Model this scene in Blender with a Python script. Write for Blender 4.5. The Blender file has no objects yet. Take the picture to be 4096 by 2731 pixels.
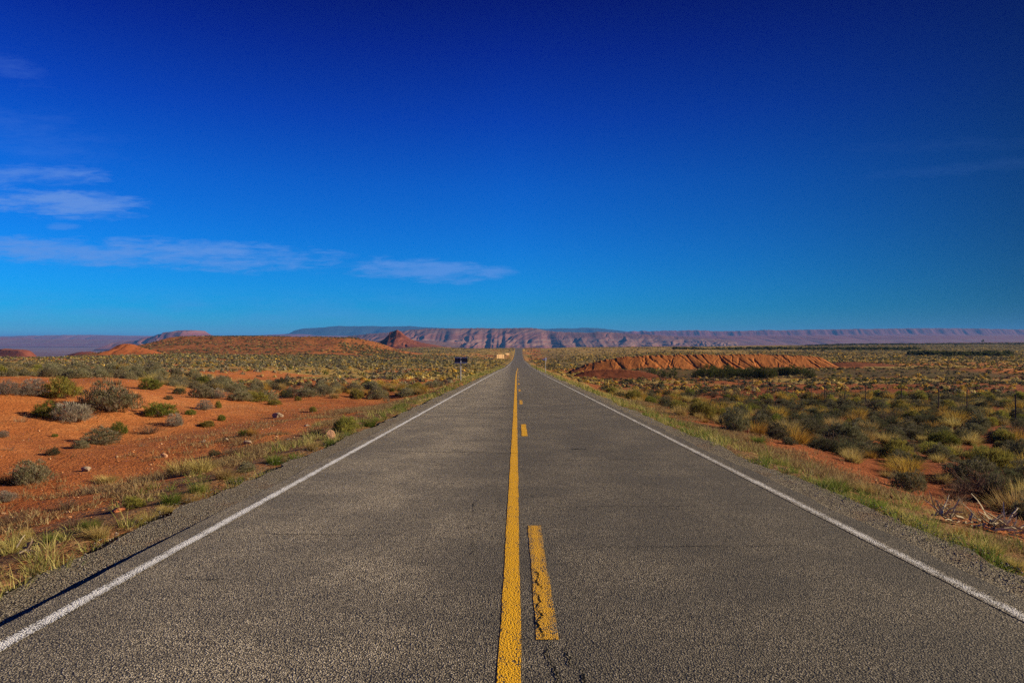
import bpy, math
import numpy as np

scene = bpy.context.scene
COL = scene.collection
CZ = 1.8                         # camera height above the road
EXPOSURE = 0.62
SUN_EL, SUN_ROT = math.radians(22), math.radians(86)   # sun on the right, a touch in front
HAZE_DENSITY = 6.0e-5

# ------------------------------------------------------------------ camera
cam = bpy.data.cameras.new("camera")
cam.sensor_width = 36.0
cam.lens = 36.0 * 1600 / 2352
cam.clip_start, cam.clip_end = 0.1, 120000
cam_ob = bpy.data.objects.new("camera", cam)
COL.objects.link(cam_ob)
cam_ob.location = (0, 0, CZ)
cam_ob.rotation_euler = (math.radians(90), 0, 0)
scene.camera = cam_ob

# ------------------------------------------------------------------ colour management, cycles
vs = scene.view_settings
vs.view_transform = 'Standard'
vs.look = 'None'
vs.exposure = EXPOSURE
vs.gamma = 1.0
scene.cycles.max_bounces = 6
scene.cycles.diffuse_bounces = 2
scene.cycles.glossy_bounces = 1
scene.cycles.transparent_max_bounces = 4
scene.cycles.transmission_bounces = 2
scene.cycles.volume_bounces = 0
scene.cycles.use_denoising = False
scene.cycles.use_adaptive_sampling = False

# ------------------------------------------------------------------ node helpers
class NT:
    def __init__(s, tree): s.t = tree; s.n = tree.nodes
    def new(s, typ, **kw):
        nd = s.n.new(typ)
        for k, v in kw.items(): setattr(nd, k, v)
        return nd
    def put(s, sock, v):
        if hasattr(v, 'is_output'): s.t.links.new(v, sock)
        else: sock.default_value = v
    def math(s, op, a, b=None, c=None, clamp=False):
        nd = s.new('ShaderNodeMath', operation=op); nd.use_clamp = clamp
        s.put(nd.inputs[0], a)
        if b is not None: s.put(nd.inputs[1], b)
        if c is not None: s.put(nd.inputs[2], c)
        return nd.outputs[0]
    def smooth(s, v, a, b, lo=0.0, hi=1.0):
        nd = s.new('ShaderNodeMapRange', interpolation_type='SMOOTHSTEP')
        s.put(nd.inputs[0], v)
        for i, x in enumerate((a, b, lo, hi)): nd.inputs[i + 1].default_value = x
        return nd.outputs[0]
    def ramp(s, fac, stops, interp='LINEAR'):
        nd = s.new('ShaderNodeValToRGB'); cr = nd.color_ramp; cr.interpolation = interp
        while len(cr.elements) < len(stops): cr.elements.new(0.5)
        for e, (p, c) in zip(cr.elements, stops):
            e.position = p; e.color = (*c, 1) if len(c) == 3 else c
        s.put(nd.inputs[0], fac)
        return nd.outputs[0]
    def mix(s, fac, a, b, blend='MIX'):
        nd = s.new('ShaderNodeMix', data_type='RGBA', blend_type=blend)
        s.put(nd.inputs[0], fac)
        for k, v in ((6, a), (7, b)):
            if isinstance(v, tuple) and len(v) == 3: v = (*v, 1)
            s.put(nd.inputs[k], v)
        return nd.outputs[2]
    def noise(s, vec, scale, detail=2.0, rough=0.5, dist=0.0):
        nd = s.new('ShaderNodeTexNoise')
        s.put(nd.inputs['Vector'], vec)
        nd.inputs['Scale'].default_value = scale
        nd.inputs['Detail'].default_value = detail
        nd.inputs['Roughness'].default_value = rough
        nd.inputs['Distortion'].default_value = dist
        return nd.outputs[0]
    def voronoi(s, vec, scale, feature='F1', out='Distance', rand=1.0):
        nd = s.new('ShaderNodeTexVoronoi', feature=feature)
        s.put(nd.inputs['Vector'], vec)
        nd.inputs['Scale'].default_value = scale
        nd.inputs['Randomness'].default_value = rand
        return nd.outputs[out]
    def mapping(s, vec, scale=(1, 1, 1), loc=(0, 0, 0)):
        nd = s.new('ShaderNodeMapping')
        s.put(nd.inputs[0], vec); nd.inputs[1].default_value = loc; nd.inputs[3].default_value = scale
        return nd.outputs[0]

# ------------------------------------------------------------------ world: sky with thin clouds
world = bpy.data.worlds.new("World")
scene.world = world
world.use_nodes = True
W = NT(world.node_tree)
bg = W.n['Background']
sky = W.new('ShaderNodeTexSky', sky_type='NISHITA', sun_disc=False)
sky.sun_elevation, sky.sun_rotation = SUN_EL, SUN_ROT
sky.altitude, sky.air_density, sky.dust_density, sky.ozone_density = 1400, 1.0, 0.3, 3.0
tc = W.new('ShaderNodeTexCoord')
nrm = W.new('ShaderNodeVectorMath', operation='NORMALIZE')
W.put(nrm.inputs[0], tc.outputs['Generated'])
sep = W.new('ShaderNodeSeparateXYZ'); W.put(sep.inputs[0], nrm.outputs[0])
DX, DY, DZ = sep.outputs
corr = W.ramp(DZ, [(0.0, (.22, .62, 1.0)), (.02, (.05, .46, .86)), (.0437, (.0, .43, .88)), (.075, (.0, .41, .92)), (.1305, (0, .36, .93)), (.216, (0, .275, .90)),
                   (.30, (0, .15, .79)), (.383, (0, .062, .58)), (.44, (0, .026, .41)), (1.0, (0, .03, .3))])
lat = W.ramp(W.math('MULTIPLY_ADD', DX, .5, .5), [(0.0, (1.1,) * 3), (.2, (1.1,) * 3), (.5, (1,) * 3), (.66, (.60,) * 3), (.80, (.20,) * 3), (1.0, (.2,) * 3)])
skyc = W.mix(1.0, W.mix(1.0, sky.outputs[0], corr, 'MULTIPLY'), lat, 'MULTIPLY')
ysafe = W.math('MAXIMUM', DY, .05)
cu, cv = W.math('DIVIDE', DX, ysafe), W.math('DIVIDE', DZ, ysafe)
cxy = W.new('ShaderNodeCombineXYZ'); W.put(cxy.inputs[0], cu); W.put(cxy.inputs[1], cv)
n1 = W.noise(W.mapping(cxy.outputs[0], (9, 42, 1)), 1.0, 5, .6)
n2 = W.noise(W.mapping(cxy.outputs[0], (24, 130, 1), (4, 2, 0)), 1.0, 6, .68, .4)
nn = W.math('ADD', W.math('MULTIPLY', W.math('SUBTRACT', n1, .47), 4.2), W.math('MULTIPLY', W.math('SUBTRACT', n2, .5), 3.4))
# cloud banks: left, right, top, bottom in hundredths of the tangent of the angle, tilt, strength, softness
CLOUDS = [(-82, -57, 25.6, 22.0, 0, .55, 1.5), (-78, -53.0, 22.0, 17.8, -.03, .82, 1.2), (-64, -57, 25.6, 22.4, 0, .55, 1.2),
          (-85, -25, 14.9, 10.5, -.03, .80, 1.2), (-56, -28, 13.4, 10.9, -.02, .60, 1.2), (-24, 0, 11.7, 8.4, -.022, .70, 1.1),
          (-67, -62, 17.0, 16.0, 0, .30, 1.0), (-82, -67, 43, 38.5, -.4, .13, 1.2), (-84, -55, 34, 25, -.2, .11, 1.6),
          (50, 84, 26.0, 24.0, .085, .05, 1.5), (50, 90, 29.6, 27.4, .03, .035, 1.6)]
tot = None
for (a, b, t, bt, sl, st, so) in CLOUDS:
    u0, v0, ra, rb = (a + b) / 200, (t + bt) / 200, (b - a) / 200, (t - bt) / 200
    du = W.math('SUBTRACT', cu, u0)
    dv = W.math('SUBTRACT', W.math('SUBTRACT', cv, v0), W.math('MULTIPLY', du, sl))
    q = W.math('ADD', W.math('POWER', W.math('ABSOLUTE', W.math('DIVIDE', du, ra)), 2.6), W.math('POWER', W.math('ABSOLUTE', W.math('DIVIDE', dv, rb)), 2.0))
    q = W.math('ADD', q, nn)
    m = W.math('MULTIPLY', W.smooth(q, 1.5, 1.5 - 1.7 * so, 0, 1), st)
    tot = m if tot is None else W.math('MAXIMUM', tot, m)
tot = W.math('MULTIPLY', tot, W.smooth(DY, .05, .2))
veil = W.math('MULTIPLY', W.math('MULTIPLY', W.smooth(cv, .0, .03), W.smooth(cv, .085, .05)), W.math('MULTIPLY', W.smooth(n1, .35, .7), .22))
veil = W.math('MULTIPLY', veil, W.smooth(cu, .1, -.3))
tot = W.math('MAXIMUM', tot, veil)
cloudc = W.mix(W.smooth(cv, .06, .25), (.80, 2.15, 5.5), (1.0, 2.1, 5.2))
skyc = W.mix(tot, skyc, cloudc)
W.put(bg.inputs[0], skyc)
bg.inputs[1].default_value = 0.094

# ------------------------------------------------------------------ sun
sun = bpy.data.lights.new("sun", 'SUN')
sun.energy, sun.angle, sun.color = 5.0, math.radians(0.53), (1.0, .86, .61)
sun_ob = bpy.data.objects.new("sun", sun); COL.objects.link(sun_ob)
sun_ob.rotation_euler = (math.pi / 2 - SUN_EL, 0, math.pi - SUN_ROT)
sun_ob.location = (0, 0, 60)

# ------------------------------------------------------------------ numpy helpers
rng = np.random.default_rng(7)
def _hash(x, y, seed):
    h = (x * 374761393 + y * 668265263 + seed * 974634777) & 0xffffffff
    h = ((h ^ (h >> 13)) * 1274126177) & 0xffffffff
    return ((h ^ (h >> 16)) & 0xffffff) / float(0xffffff)
def vnoise(x, y, seed=0):
    x = np.asarray(x, float); y = np.asarray(y, float)
    xi = np.floor(x).astype(np.int64); yi = np.floor(y).astype(np.int64)
    fx = x - xi; fy = y - yi
    fx = fx * fx * fx * (fx * (fx * 6 - 15) + 10); fy = fy * fy * fy * (fy * (fy * 6 - 15) + 10)
    a = _hash(xi, yi, seed); b = _hash(xi + 1, yi, seed); c = _hash(xi, yi + 1, seed); d = _hash(xi + 1, yi + 1, seed)
    return (a * (1 - fx) + b * fx) * (1 - fy) + (c * (1 - fx) + d * fx) * fy
def fbm(x, y, seed=0, oct=4):
    s = 0; a = .5; t = 0
    for o in range(oct):
        s = s + a * vnoise(x * 2 ** o, y * 2 ** o, seed + o * 17); t += a; a *= .5
    return s / t
def sst(v, a, b):
    t = np.clip((v - a) / (b - a), 0, 1); return t * t * (3 - 2 * t)

def mesh_of(name, verts, tris, col=None, mats=(), mat_idx=None, smooth=False, attrs=None):
    me = bpy.data.meshes.new(name)
    verts = np.asarray(verts, np.float32); tris = np.asarray(tris, np.int32)
    me.vertices.add(len(verts)); me.vertices.foreach_set('co', verts.ravel())
    me.loops.add(len(tris) * 3); me.loops.foreach_set('vertex_index', tris.ravel())
    me.polygons.add(len(tris))
    me.polygons.foreach_set('loop_start', np.arange(len(tris), dtype=np.int32) * 3)
    for m in mats: me.materials.append(m)
    if mat_idx is not None: me.polygons.foreach_set('material_index', np.asarray(mat_idx, np.int32))
    me.polygons.foreach_set('use_smooth', np.full(len(tris), smooth, bool))
    if col is not None:
        a = me.color_attributes.new('Col', 'FLOAT_COLOR', 'POINT')
        c = np.ones((len(verts), 4), np.float32); c[:, :3] = col
        a.data.foreach_set('color', c.ravel())
    for k, v in (attrs or {}).items():
        a = me.attributes.new(k, 'FLOAT', 'POINT'); a.data.foreach_set('value', np.asarray(v, np.float32).ravel())
    me.update(calc_edges=True)
    return me
def link(name, me, parent=None, loc=(0, 0, 0), kind=None, label=None, cat=None, group=None):
    o = bpy.data.objects.new(name, me); COL.objects.link(o); o.location = loc
    if parent: o.parent = parent
    for k, v in (('kind', kind), ('label', label), ('category', cat), ('group', group)):
        if v: o[k] = v
    return o
def grid_tris(nx, ny):
    i = (np.arange(ny - 1)[:, None] * nx + np.arange(nx - 1)[None, :]).ravel()
    return np.concatenate([np.stack([i, i + 1, i + nx + 1], 1), np.stack([i, i + nx + 1, i + nx], 1)])
def cat_parts(parts):
    V, T, C = [], [], []; n = 0
    for v, t, c in parts:
        V.append(v); T.append(t + n); C.append(c); n += len(v)
    return np.concatenate(V), np.concatenate(T), np.concatenate(C)
def box(c, s, rz=0.0):
    v = np.array([[x, y, z] for x in (-.5, .5) for y in (-.5, .5) for z in (-.5, .5)]) * np.array(s)
    ca, sa = math.cos(rz), math.sin(rz)
    v = np.stack([v[:, 0] * ca - v[:, 1] * sa, v[:, 0] * sa + v[:, 1] * ca, v[:, 2]], 1) + np.array(c)
    q = [(0, 1, 3, 2), (4, 6, 7, 5), (0, 4, 5, 1), (2, 3, 7, 6), (0, 2, 6, 4), (1, 5, 7, 3)]
    t = np.array([[a, b, c2] for a, b, c2, d in q] + [[a, c2, d] for a, b, c2, d in q])
    return v, t
def boxes(lst):
    V, T = [], []; n = 0
    for b in lst:
        v, t = box(*b); V.append(v); T.append(t + n); n += 8
    return np.concatenate(V), np.concatenate(T)

# ------------------------------------------------------------------ the lie of the land
_ry = np.arange(-60, 1500, 1.0)
_pts = [(-60, 1.68), (0, 0), (100, -2.8), (150, -4.2), (195, -5.5), (282, -7.2), (400, -9.6), (500, -10.8), (565, -11.0), (640, -10.9), (725, -9.1), (785, -6.5),
        (805, -6.0), (830, -5.9), (870, -6.4), (950, -8.5), (1100, -13), (1500, -24)]
_rz = np.interp(_ry, [p[0] for p in _pts], [p[1] for p in _pts])
_k = np.hanning(43); _k /= _k.sum()
_rzs = np.convolve(np.pad(_rz, 21, mode='edge'), _k, 'valid')
_rzs = np.where(_ry < 90, -.028 * _ry, _rzs)
def road_z(y): return np.interp(y, _ry, _rzs)
_xc = [(-60, -.3), (0, 0), (100, .62), (195, 1.75), (282, 2.5), (565, 5.1), (800, 7.6), (1500, 15)]
_xcs = np.convolve(np.pad(np.interp(_ry, [p[0] for p in _xc], [p[1] for p in _xc]), 40, mode='edge'), np.ones(81) / 81, 'valid')
_xcs = np.where(_ry < 60, .0062 * _ry, _xcs)
def road_x(y): return np.interp(y, _ry, _xcs)

FD = np.log(np.array([120, 200, 300, 400, 600, 800, 1100, 1500, 2200, 3000, 6000, 12000, 40000.]))
FU = np.array([-.8, -.5, -.35, -.12, 0, .1, .25, .38, .5, .8])
FZ = np.array([[-3.9, -4.7, -8, -13, -22, -30, -42, -55, -65, -70, -62, -45, -45],
               [-4.2, -5.0, -5.9, -8, -17, -28, -42, -55, -65, -70, -62, -45, -45],
               [-4.6, -5.8, -6.5, -7.2, -9, -16, -34, -52, -64, -68, -60, -45, -45],
               [-4.9, -6.2, -7.8, -8.6, -9.4, -9, -9.2, -11, -30, -60, -58, -45, -45],
               [-5.2, -7.5, -9.2, -11.2, -12.6, -8, -13, -20, -40, -60, -58, -45, -45],
               [-5.0, -6.8, -8.2, -9.0, -9.5, -8.3, -9.5, -12, -35, -60, -58, -45, -45],
               [-5.0, -6.0, -6.4, -6.6, -7.0, -7.0, -8.5, -11, -30, -55, -55, -45, -45],
               [-4.8, -6.0, -6.7, -7.0, -7.2, -6.8, -7.6, -8.4, -14, -45, -52, -45, -45],
               [-4.6, -6.0, -7.0, -7.2, -7.0, -6.2, -5.6, -5.0, -6, -30, -50, -45, -45],
               [-4.4, -5.6, -6.8, -7.0, -6.8, -5.8, -4.6, -3.4, -.8, -20, -50, -45, -45]]) + CZ
def far_z(x, y):
    d = np.maximum(y, 60.0); u = np.clip(x / d, -.8, .8)
    ld = np.log(d)
    iu = np.clip(np.searchsorted(FU, u) - 1, 0, len(FU) - 2); tu = (u - FU[iu]) / (FU[iu + 1] - FU[iu]); tu = tu * tu * (3 - 2 * tu)
    idd = np.clip(np.searchsorted(FD, ld) - 1, 0, len(FD) - 2); td = np.clip((ld - FD[idd]) / (FD[idd + 1] - FD[idd]), 0, 1)
    a = FZ[iu, idd] * (1 - td) + FZ[iu, idd + 1] * td
    b = FZ[iu + 1, idd] * (1 - td) + FZ[iu + 1, idd + 1] * td
    return a * (1 - tu) + b * tu
def near_side(x, y):
    xr = x - road_x(y)
    r = np.interp(xr, [0, 4.2, 5.6, 9, 14, 40, 90], [0, 0, -.28, -.95, -1.2, -1.2, -.9])
    bend = (vnoise(y / 9.0, y * 0 + 3, 5) - .5) * 4 - np.clip(y - 30, 0, 40) * .35
    xl = np.where(xr > -7, xr, np.minimum(xr - bend * sst(-xr, 8, 14), -7))
    l = np.interp(-xl, [0, 4.2, 5.2, 8, 11, 14, 19, 30, 90], [0, 0, -.18, -.55, -.5, -.1, .75, 1.0, 1.3])
    l = l * (1 - .35 * sst(y, 40, 90))
    return np.where(xr > 0, r, l)
def land(x, y):
    x = np.asarray(x, float); y = np.asarray(y, float)
    rz = road_z(np.minimum(y, 1400)); xr = np.abs(x - road_x(np.minimum(y, 1400)))
    n = rz + near_side(x, y)
    w = sst(y, 90, 190)
    f = far_z(x, y)
    far = f * 1.0
    rb = 1 - sst(xr, 8, 22 + np.clip(y, 0, 900) * .03)
    rb = rb * (1 - sst(y, 900, 1300))
    far = far * (1 - rb) + (rz - .25 * sst(xr, 4, 8)) * rb
    z = n * (1 - w) + far * w
    z = z + .62 * sst(x, 10, 24) * (1 - sst(x, 86, 110)) * sst(y, 124, 136) * (1 - sst(y, 160, 190))
    off = sst(xr, 4.3, 8)
    z = z + off * ((fbm(x / 7, y / 7, 11, 4) - .5) * .75 + (fbm(x / .9, y / .9, 31, 2) - .5) * .07 * (y < 90))
    z = z + off * sst(y, 120, 400) * (fbm(x / 45, y / 45, 41, 3) - .5) * 1.6
    z = z - .16 * (1 - sst(xr, np.where((x < 0) & (y < 14), 4.35, 4.0), np.where((x < 0) & (y < 14), 4.85, 4.6))) * (y < 1000)
    return z
def pix(px, py):
    """where the line of sight through a point of the photograph (4096 wide) meets the land"""
    u, v = (px - 2048) / 2786.0, (1365.5 - py) / 2786.0
    d = np.geomspace(3, 2500, 2600)
    below = (CZ + v * d) < land(u * d, d)
    if not below.any(): return None
    k = int(np.argmax(below)); return u * d[k], d[k], float(land(u * d[k], d[k]))

# ------------------------------------------------------------------ materials
def new_mat(name, rough=.9, spec=.2):
    m = bpy.data.materials.new(name); m.use_nodes = True
    N = NT(m.node_tree); b = N.n['Principled BSDF']
    b.inputs['Roughness'].default_value = rough; b.inputs['Specular IOR Level'].default_value = spec
    N.b = b; N.out = N.n['Material Output']
    N.pos = N.new('ShaderNodeNewGeometry').outputs['Position']
    return m, N
def bump(N, h, strength, dist):
    nd = N.new('ShaderNodeBump'); nd.inputs['Strength'].default_value = strength; nd.inputs['Distance'].default_value = dist
    N.put(nd.inputs['Height'], h); N.put(N.b.inputs['Normal'], nd.outputs[0])
def attr(N, name, out='Fac'):
    return N.new('ShaderNodeAttribute', attribute_name=name).outputs[out]

def asphalt_color(N, wet=1.0):
    v1 = N.voronoi(N.pos, 80, 'F1', 'Distance'); vc = N.voronoi(N.pos, 80, 'F1', 'Color')
    g = N.new('ShaderNodeSeparateColor'); N.put(g.inputs[0], vc)
    stone = N.ramp(g.outputs[0], [(0, (.12, .097, .069)), (.35, (.235, .193, .141)), (.7, (.34, .283, .209)), (.93, (.46, .39, .295)), (1, (.66, .57, .45))])
    gap = N.smooth(v1, .40, .62)
    big = N.noise(N.pos, .9, 4, .6); mid = N.noise(N.pos, 9, 3, .6)
    return stone, gap, v1, big, mid

MAT = {}
m, N = new_mat('chip_seal_asphalt', .85, .25); MAT['asphalt'] = m
stone, gap, v1, big, mid = asphalt_color(N)
sx = N.new('ShaderNodeSeparateXYZ'); N.put(sx.inputs[0], N.pos)
track = N.ramp(N.math('MULTIPLY_ADD', sx.outputs[0], .1, .5), [(.18, (1.3,) * 3), (.26, (1.42,) * 3), (.33, (1.46,) * 3), (.40, (1.34,) * 3), (.455, (1.03,) * 3), (.495, (.82,) * 3), (.535, (.80,) * 3),
                                                             (.60, (.84,) * 3), (.70, (.74,) * 3), (.78, (.82,) * 3), (.86, (.76,) * 3)])  # wheel tracks and oil; left lane also lightened to paint in grazing sun
c = N.mix(N.math('MULTIPLY', gap, .82), stone, (.02, .018, .016))
c = N.mix(1.0, c, track, 'MULTIPLY')
c = N.mix(N.smooth(mid, .62, .80, 0, .45), c, (.03, .027, .024))
c = N.mix(N.smooth(big, .38, .68, .42, 0), c, (.05, .045, .04))
N.put(N.b.inputs['Base Color'], c)
bump(N, N.math('SUBTRACT', 1.0, v1), .9, .012)

def paint(name, base, wear, edge):
    m, N = new_mat(name, .8, .25); MAT[name] = m
    stone, gap, v1, big, mid = asphalt_color(N)
    asp = N.mix(N.math('MULTIPLY', gap, .8), stone, (.02, .018, .016))
    g = N.math('ADD', N.math('ADD', N.math('MULTIPLY', v1, .75), N.math('MULTIPLY', mid, .5)), N.math('MULTIPLY', N.noise(N.pos, 2.2, 4, .7), .45))
    g = N.math('ADD', g, N.math('MULTIPLY', attr(N, 'edge'), edge))
    f = N.smooth(g, wear, wear + .22)
    pc = N.mix(N.noise(N.pos, 30, 3, .6), tuple(.78 * x for x in base), base)
    N.put(N.b.inputs['Base Color'], N.mix(f, pc, asp))
    bump(N, N.math('SUBTRACT', 1.0, v1), .7, .010)
paint('white_paint', (.84, .82, .82), .94, .26)
paint('worn_white_paint', (.72, .69, .67), .84, .34)
paint('yellow_paint', (.80, .41, .008), 1.03, .16)
paint('worn_yellow_paint', (.72, .37, .020), .92, .2)

m, N = new_mat('road_gravel', .95, .1); MAT['gravel'] = m
v1 = N.voronoi(N.pos, 58, 'F1', 'Distance'); vc = N.voronoi(N.pos, 58, 'F1', 'Color')
g = N.new('ShaderNodeSeparateColor'); N.put(g.inputs[0], vc)
st = N.ramp(g.outputs[0], [(0, (.13, .105, .075)), (.5, (.26, .215, .155)), (.9, (.38, .32, .235)), (1, (.55, .47, .36))])
c = N.mix(N.math('MULTIPLY', N.smooth(v1, .42, .7), .8), st, (.025, .021, .018))
c = N.mix(N.smooth(N.noise(N.pos, 1.5, 4, .6), .5, .75, 0, .5), c, (.20, .11, .06))
N.put(N.b.inputs['Base Color'], c); bump(N, N.math('SUBTRACT', 1.0, v1), 1.0, .02)

m, N = new_mat('road_crack', .95, .05); MAT['crack'] = m
N.put(N.b.inputs['Base Color'], (.008, .0075, .007, 1))

m, N = new_mat('desert_ground', .95, .08); MAT['ground'] = m
big = N.noise(N.pos, .12, 5, .6); mid = N.noise(N.pos, 1.3, 5, .65); fine = N.noise(N.pos, 16, 4, .7)
sand = N.ramp(N.math('ADD', N.math('MULTIPLY', big, .6), N.math('MULTIPLY', mid, .4)), [(.32, (.28, .080, .024)), (.47, (.40, .132, .040)), (.57, (.46, .172, .056)), (.70, (.55, .25, .105))])
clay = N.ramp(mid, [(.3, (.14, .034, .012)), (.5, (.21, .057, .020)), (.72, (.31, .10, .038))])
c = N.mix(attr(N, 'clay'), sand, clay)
lit_ = N.ramp(N.noise(N.pos, 7, 5, .7), [(.32, (.075, .036, .018)), (.5, (.17, .098, .050)), (.66, (.30, .195, .10))])
c = N.mix(N.smooth(N.math('ADD', attr(N, 'litter'), N.math('MULTIPLY', N.math('SUBTRACT', mid, .5), 1.4)), .3, .8, 0, .85), c, lit_)
straw = N.ramp(N.math('ADD', N.math('MULTIPLY', mid, .5), N.math('MULTIPLY', N.noise(N.pos, .35, 4, .6), .5)), [(.3, (.20, .125, .036)), (.48, (.32, .215, .065)), (.65, (.43, .31, .105))])
gf = N.math('ADD', attr(N, 'grass'), N.math('MULTIPLY', N.math('SUBTRACT', mid, .5), 1.2))
c = N.mix(N.smooth(gf, .32, .75, 0, .93), c, straw)
olive = N.ramp(mid, [(.3, (.045, .042, .018)), (.6, (.10, .092, .038))])
c = N.mix(N.smooth(N.math('ADD', attr(N, 'scrub'), N.math('MULTIPLY', N.math('SUBTRACT', N.noise(N.pos, .5, 4, .7), .5), 1.3)), .35, .8, 0, .85), c, olive)
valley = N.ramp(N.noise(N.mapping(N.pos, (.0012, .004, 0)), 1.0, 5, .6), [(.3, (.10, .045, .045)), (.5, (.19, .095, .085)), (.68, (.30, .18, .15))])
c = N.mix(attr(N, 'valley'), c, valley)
c = N.mix(N.smooth(fine, .60, .78, 0, .5), c, (.07, .022, .010))
c = N.mix(N.smooth(N.noise(N.pos, 24, 2, .6), .66, .8, 0, .5), c, (.62, .36, .22))
N.put(N.b.inputs['Base Color'], c)
bump(N, N.math('ADD', N.math('MULTIPLY', fine, .35), N.math('MULTIPLY', N.noise(N.pos, 4, 4, .7), 1.2)), .9, .085)

def plant_mat(name, var=.25, trans=.25):
    m, N = new_mat(name, .85, .12); MAT[name] = m
    col = attr(N, 'Col', 'Color')
    oi = N.new('ShaderNodeObjectInfo')
    k = N.math('MULTIPLY_ADD', oi.outputs['Random'], var * 2, 1 - var)
    hs = N.new('ShaderNodeHueSaturation'); N.put(hs.inputs['Value'], k); N.put(hs.inputs['Color'], col)
    N.put(hs.inputs['Hue'], N.math('MULTIPLY_ADD', oi.outputs['Random'], .03, .485))
    N.put(N.b.inputs['Base Color'], hs.outputs[0])
    tr = N.new('ShaderNodeBsdfTranslucent'); N.put(tr.inputs[0], hs.outputs[0])
    mx = N.new('ShaderNodeMixShader'); mx.inputs[0].default_value = trans
    N.put(mx.inputs[1], N.b.outputs[0]); N.put(mx.inputs[2], tr.outputs[0]); N.put(N.out.inputs[0], mx.outputs[0])
plant_mat('foliage', .22, .38); plant_mat('bark', .15, 0.0); plant_mat('grass_blades', .15, .36)

def rock_mat(name, a, b, sc=6.0, strat=None, bd=.05, bs=.8):
    m, N = new_mat(name, .92, .1); MAT[name] = m
    n = N.noise(N.pos, sc, 6, .65)
    c = N.ramp(n, [(.3, a), (.7, b)])
    if strat:
        z = N.new('ShaderNodeSeparateXYZ'); N.put(z.inputs[0], N.pos)
        h = N.math('ADD', N.math('MULTIPLY', z.outputs[2], strat[0]), N.math('MULTIPLY', N.noise(N.pos, strat[1], 4, .6), strat[2]))
        band = N.new('ShaderNodeTexNoise', noise_dimensions='1D'); N.put(band.inputs['W'], h); band.inputs['Scale'].default_value = 1.0; band.inputs['Detail'].default_value = 3
        c = N.mix(N.smooth(band.outputs[0], .45, .62, 0, strat[4]), c, strat[3])
    N.put(N.b.inputs['Base Color'], c)
    bump(N, n, bs, bd)
rock_mat('pale_rock', (.27, .19, .13), (.43, .33, .25), 9)
rock_mat('tan_rock', (.40, .20, .11), (.56, .33, .20), 9)
rock_mat('red_rock', (.36, .11, .05), (.52, .19, .09), 9)
rock_mat('hill_soil', (.20, .065, .020), (.38, .138, .042), .22, None, .5)
rock_mat('cone_soil', (.25, .070, .022), (.36, .11, .034), .3, None, .5)
rock_mat('butte_rock', (.13, .034, .020), (.22, .066, .036), .06, (.11, .03, 2.0, (.23, .08, .045), .5), 2.0)
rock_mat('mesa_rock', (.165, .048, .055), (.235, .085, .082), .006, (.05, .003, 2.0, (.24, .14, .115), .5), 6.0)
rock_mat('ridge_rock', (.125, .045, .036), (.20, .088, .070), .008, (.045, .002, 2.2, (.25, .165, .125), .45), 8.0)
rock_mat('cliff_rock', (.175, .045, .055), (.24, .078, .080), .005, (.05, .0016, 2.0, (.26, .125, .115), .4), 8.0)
rock_mat('mountain_rock', (.026, .040, .055), (.040, .055, .07), .001, None, 30.0)  # bluish base colour paints in some of the far haze
rock_mat('berm_soil', (.32, .096, .026), (.44, .158, .043), .7, None, .15)
rock_mat('mound_soil', (.13, .037, .017), (.21, .064, .028), .9, None, .15)

def flat_mat(name, col, rough=.6, metal=0.0, var=.12, sc=7):
    m, N = new_mat(name, rough, .35); MAT[name] = m
    N.b.inputs['Metallic'].default_value = metal
    n = N.noise(N.pos, sc, 4, .65)
    N.put(N.b.inputs['Base Color'], N.mix(n, tuple(x * (1 - var) for x in col), tuple(x * (1 + var) for x in col)))
flat_mat('dark_panel_back', (.045, .052, .062)); flat_mat('galvanised_steel', (.62, .60, .58), .55, .1)
flat_mat('rail_steel', (.42, .47, .54), .5, .1); flat_mat('pennant_back', (.74, .78, .84), .5, .0)
flat_mat('plywood', (.74, .47, .22), .8); flat_mat('board_batten', (.40, .22, .095), .8)
flat_mat('yellow_sheet', (.62, .40, .03), .5); flat_mat('rusty_post', (.10, .055, .038), .8)
flat_mat('marker_brown', (.30, .19, .09), .8)

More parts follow.
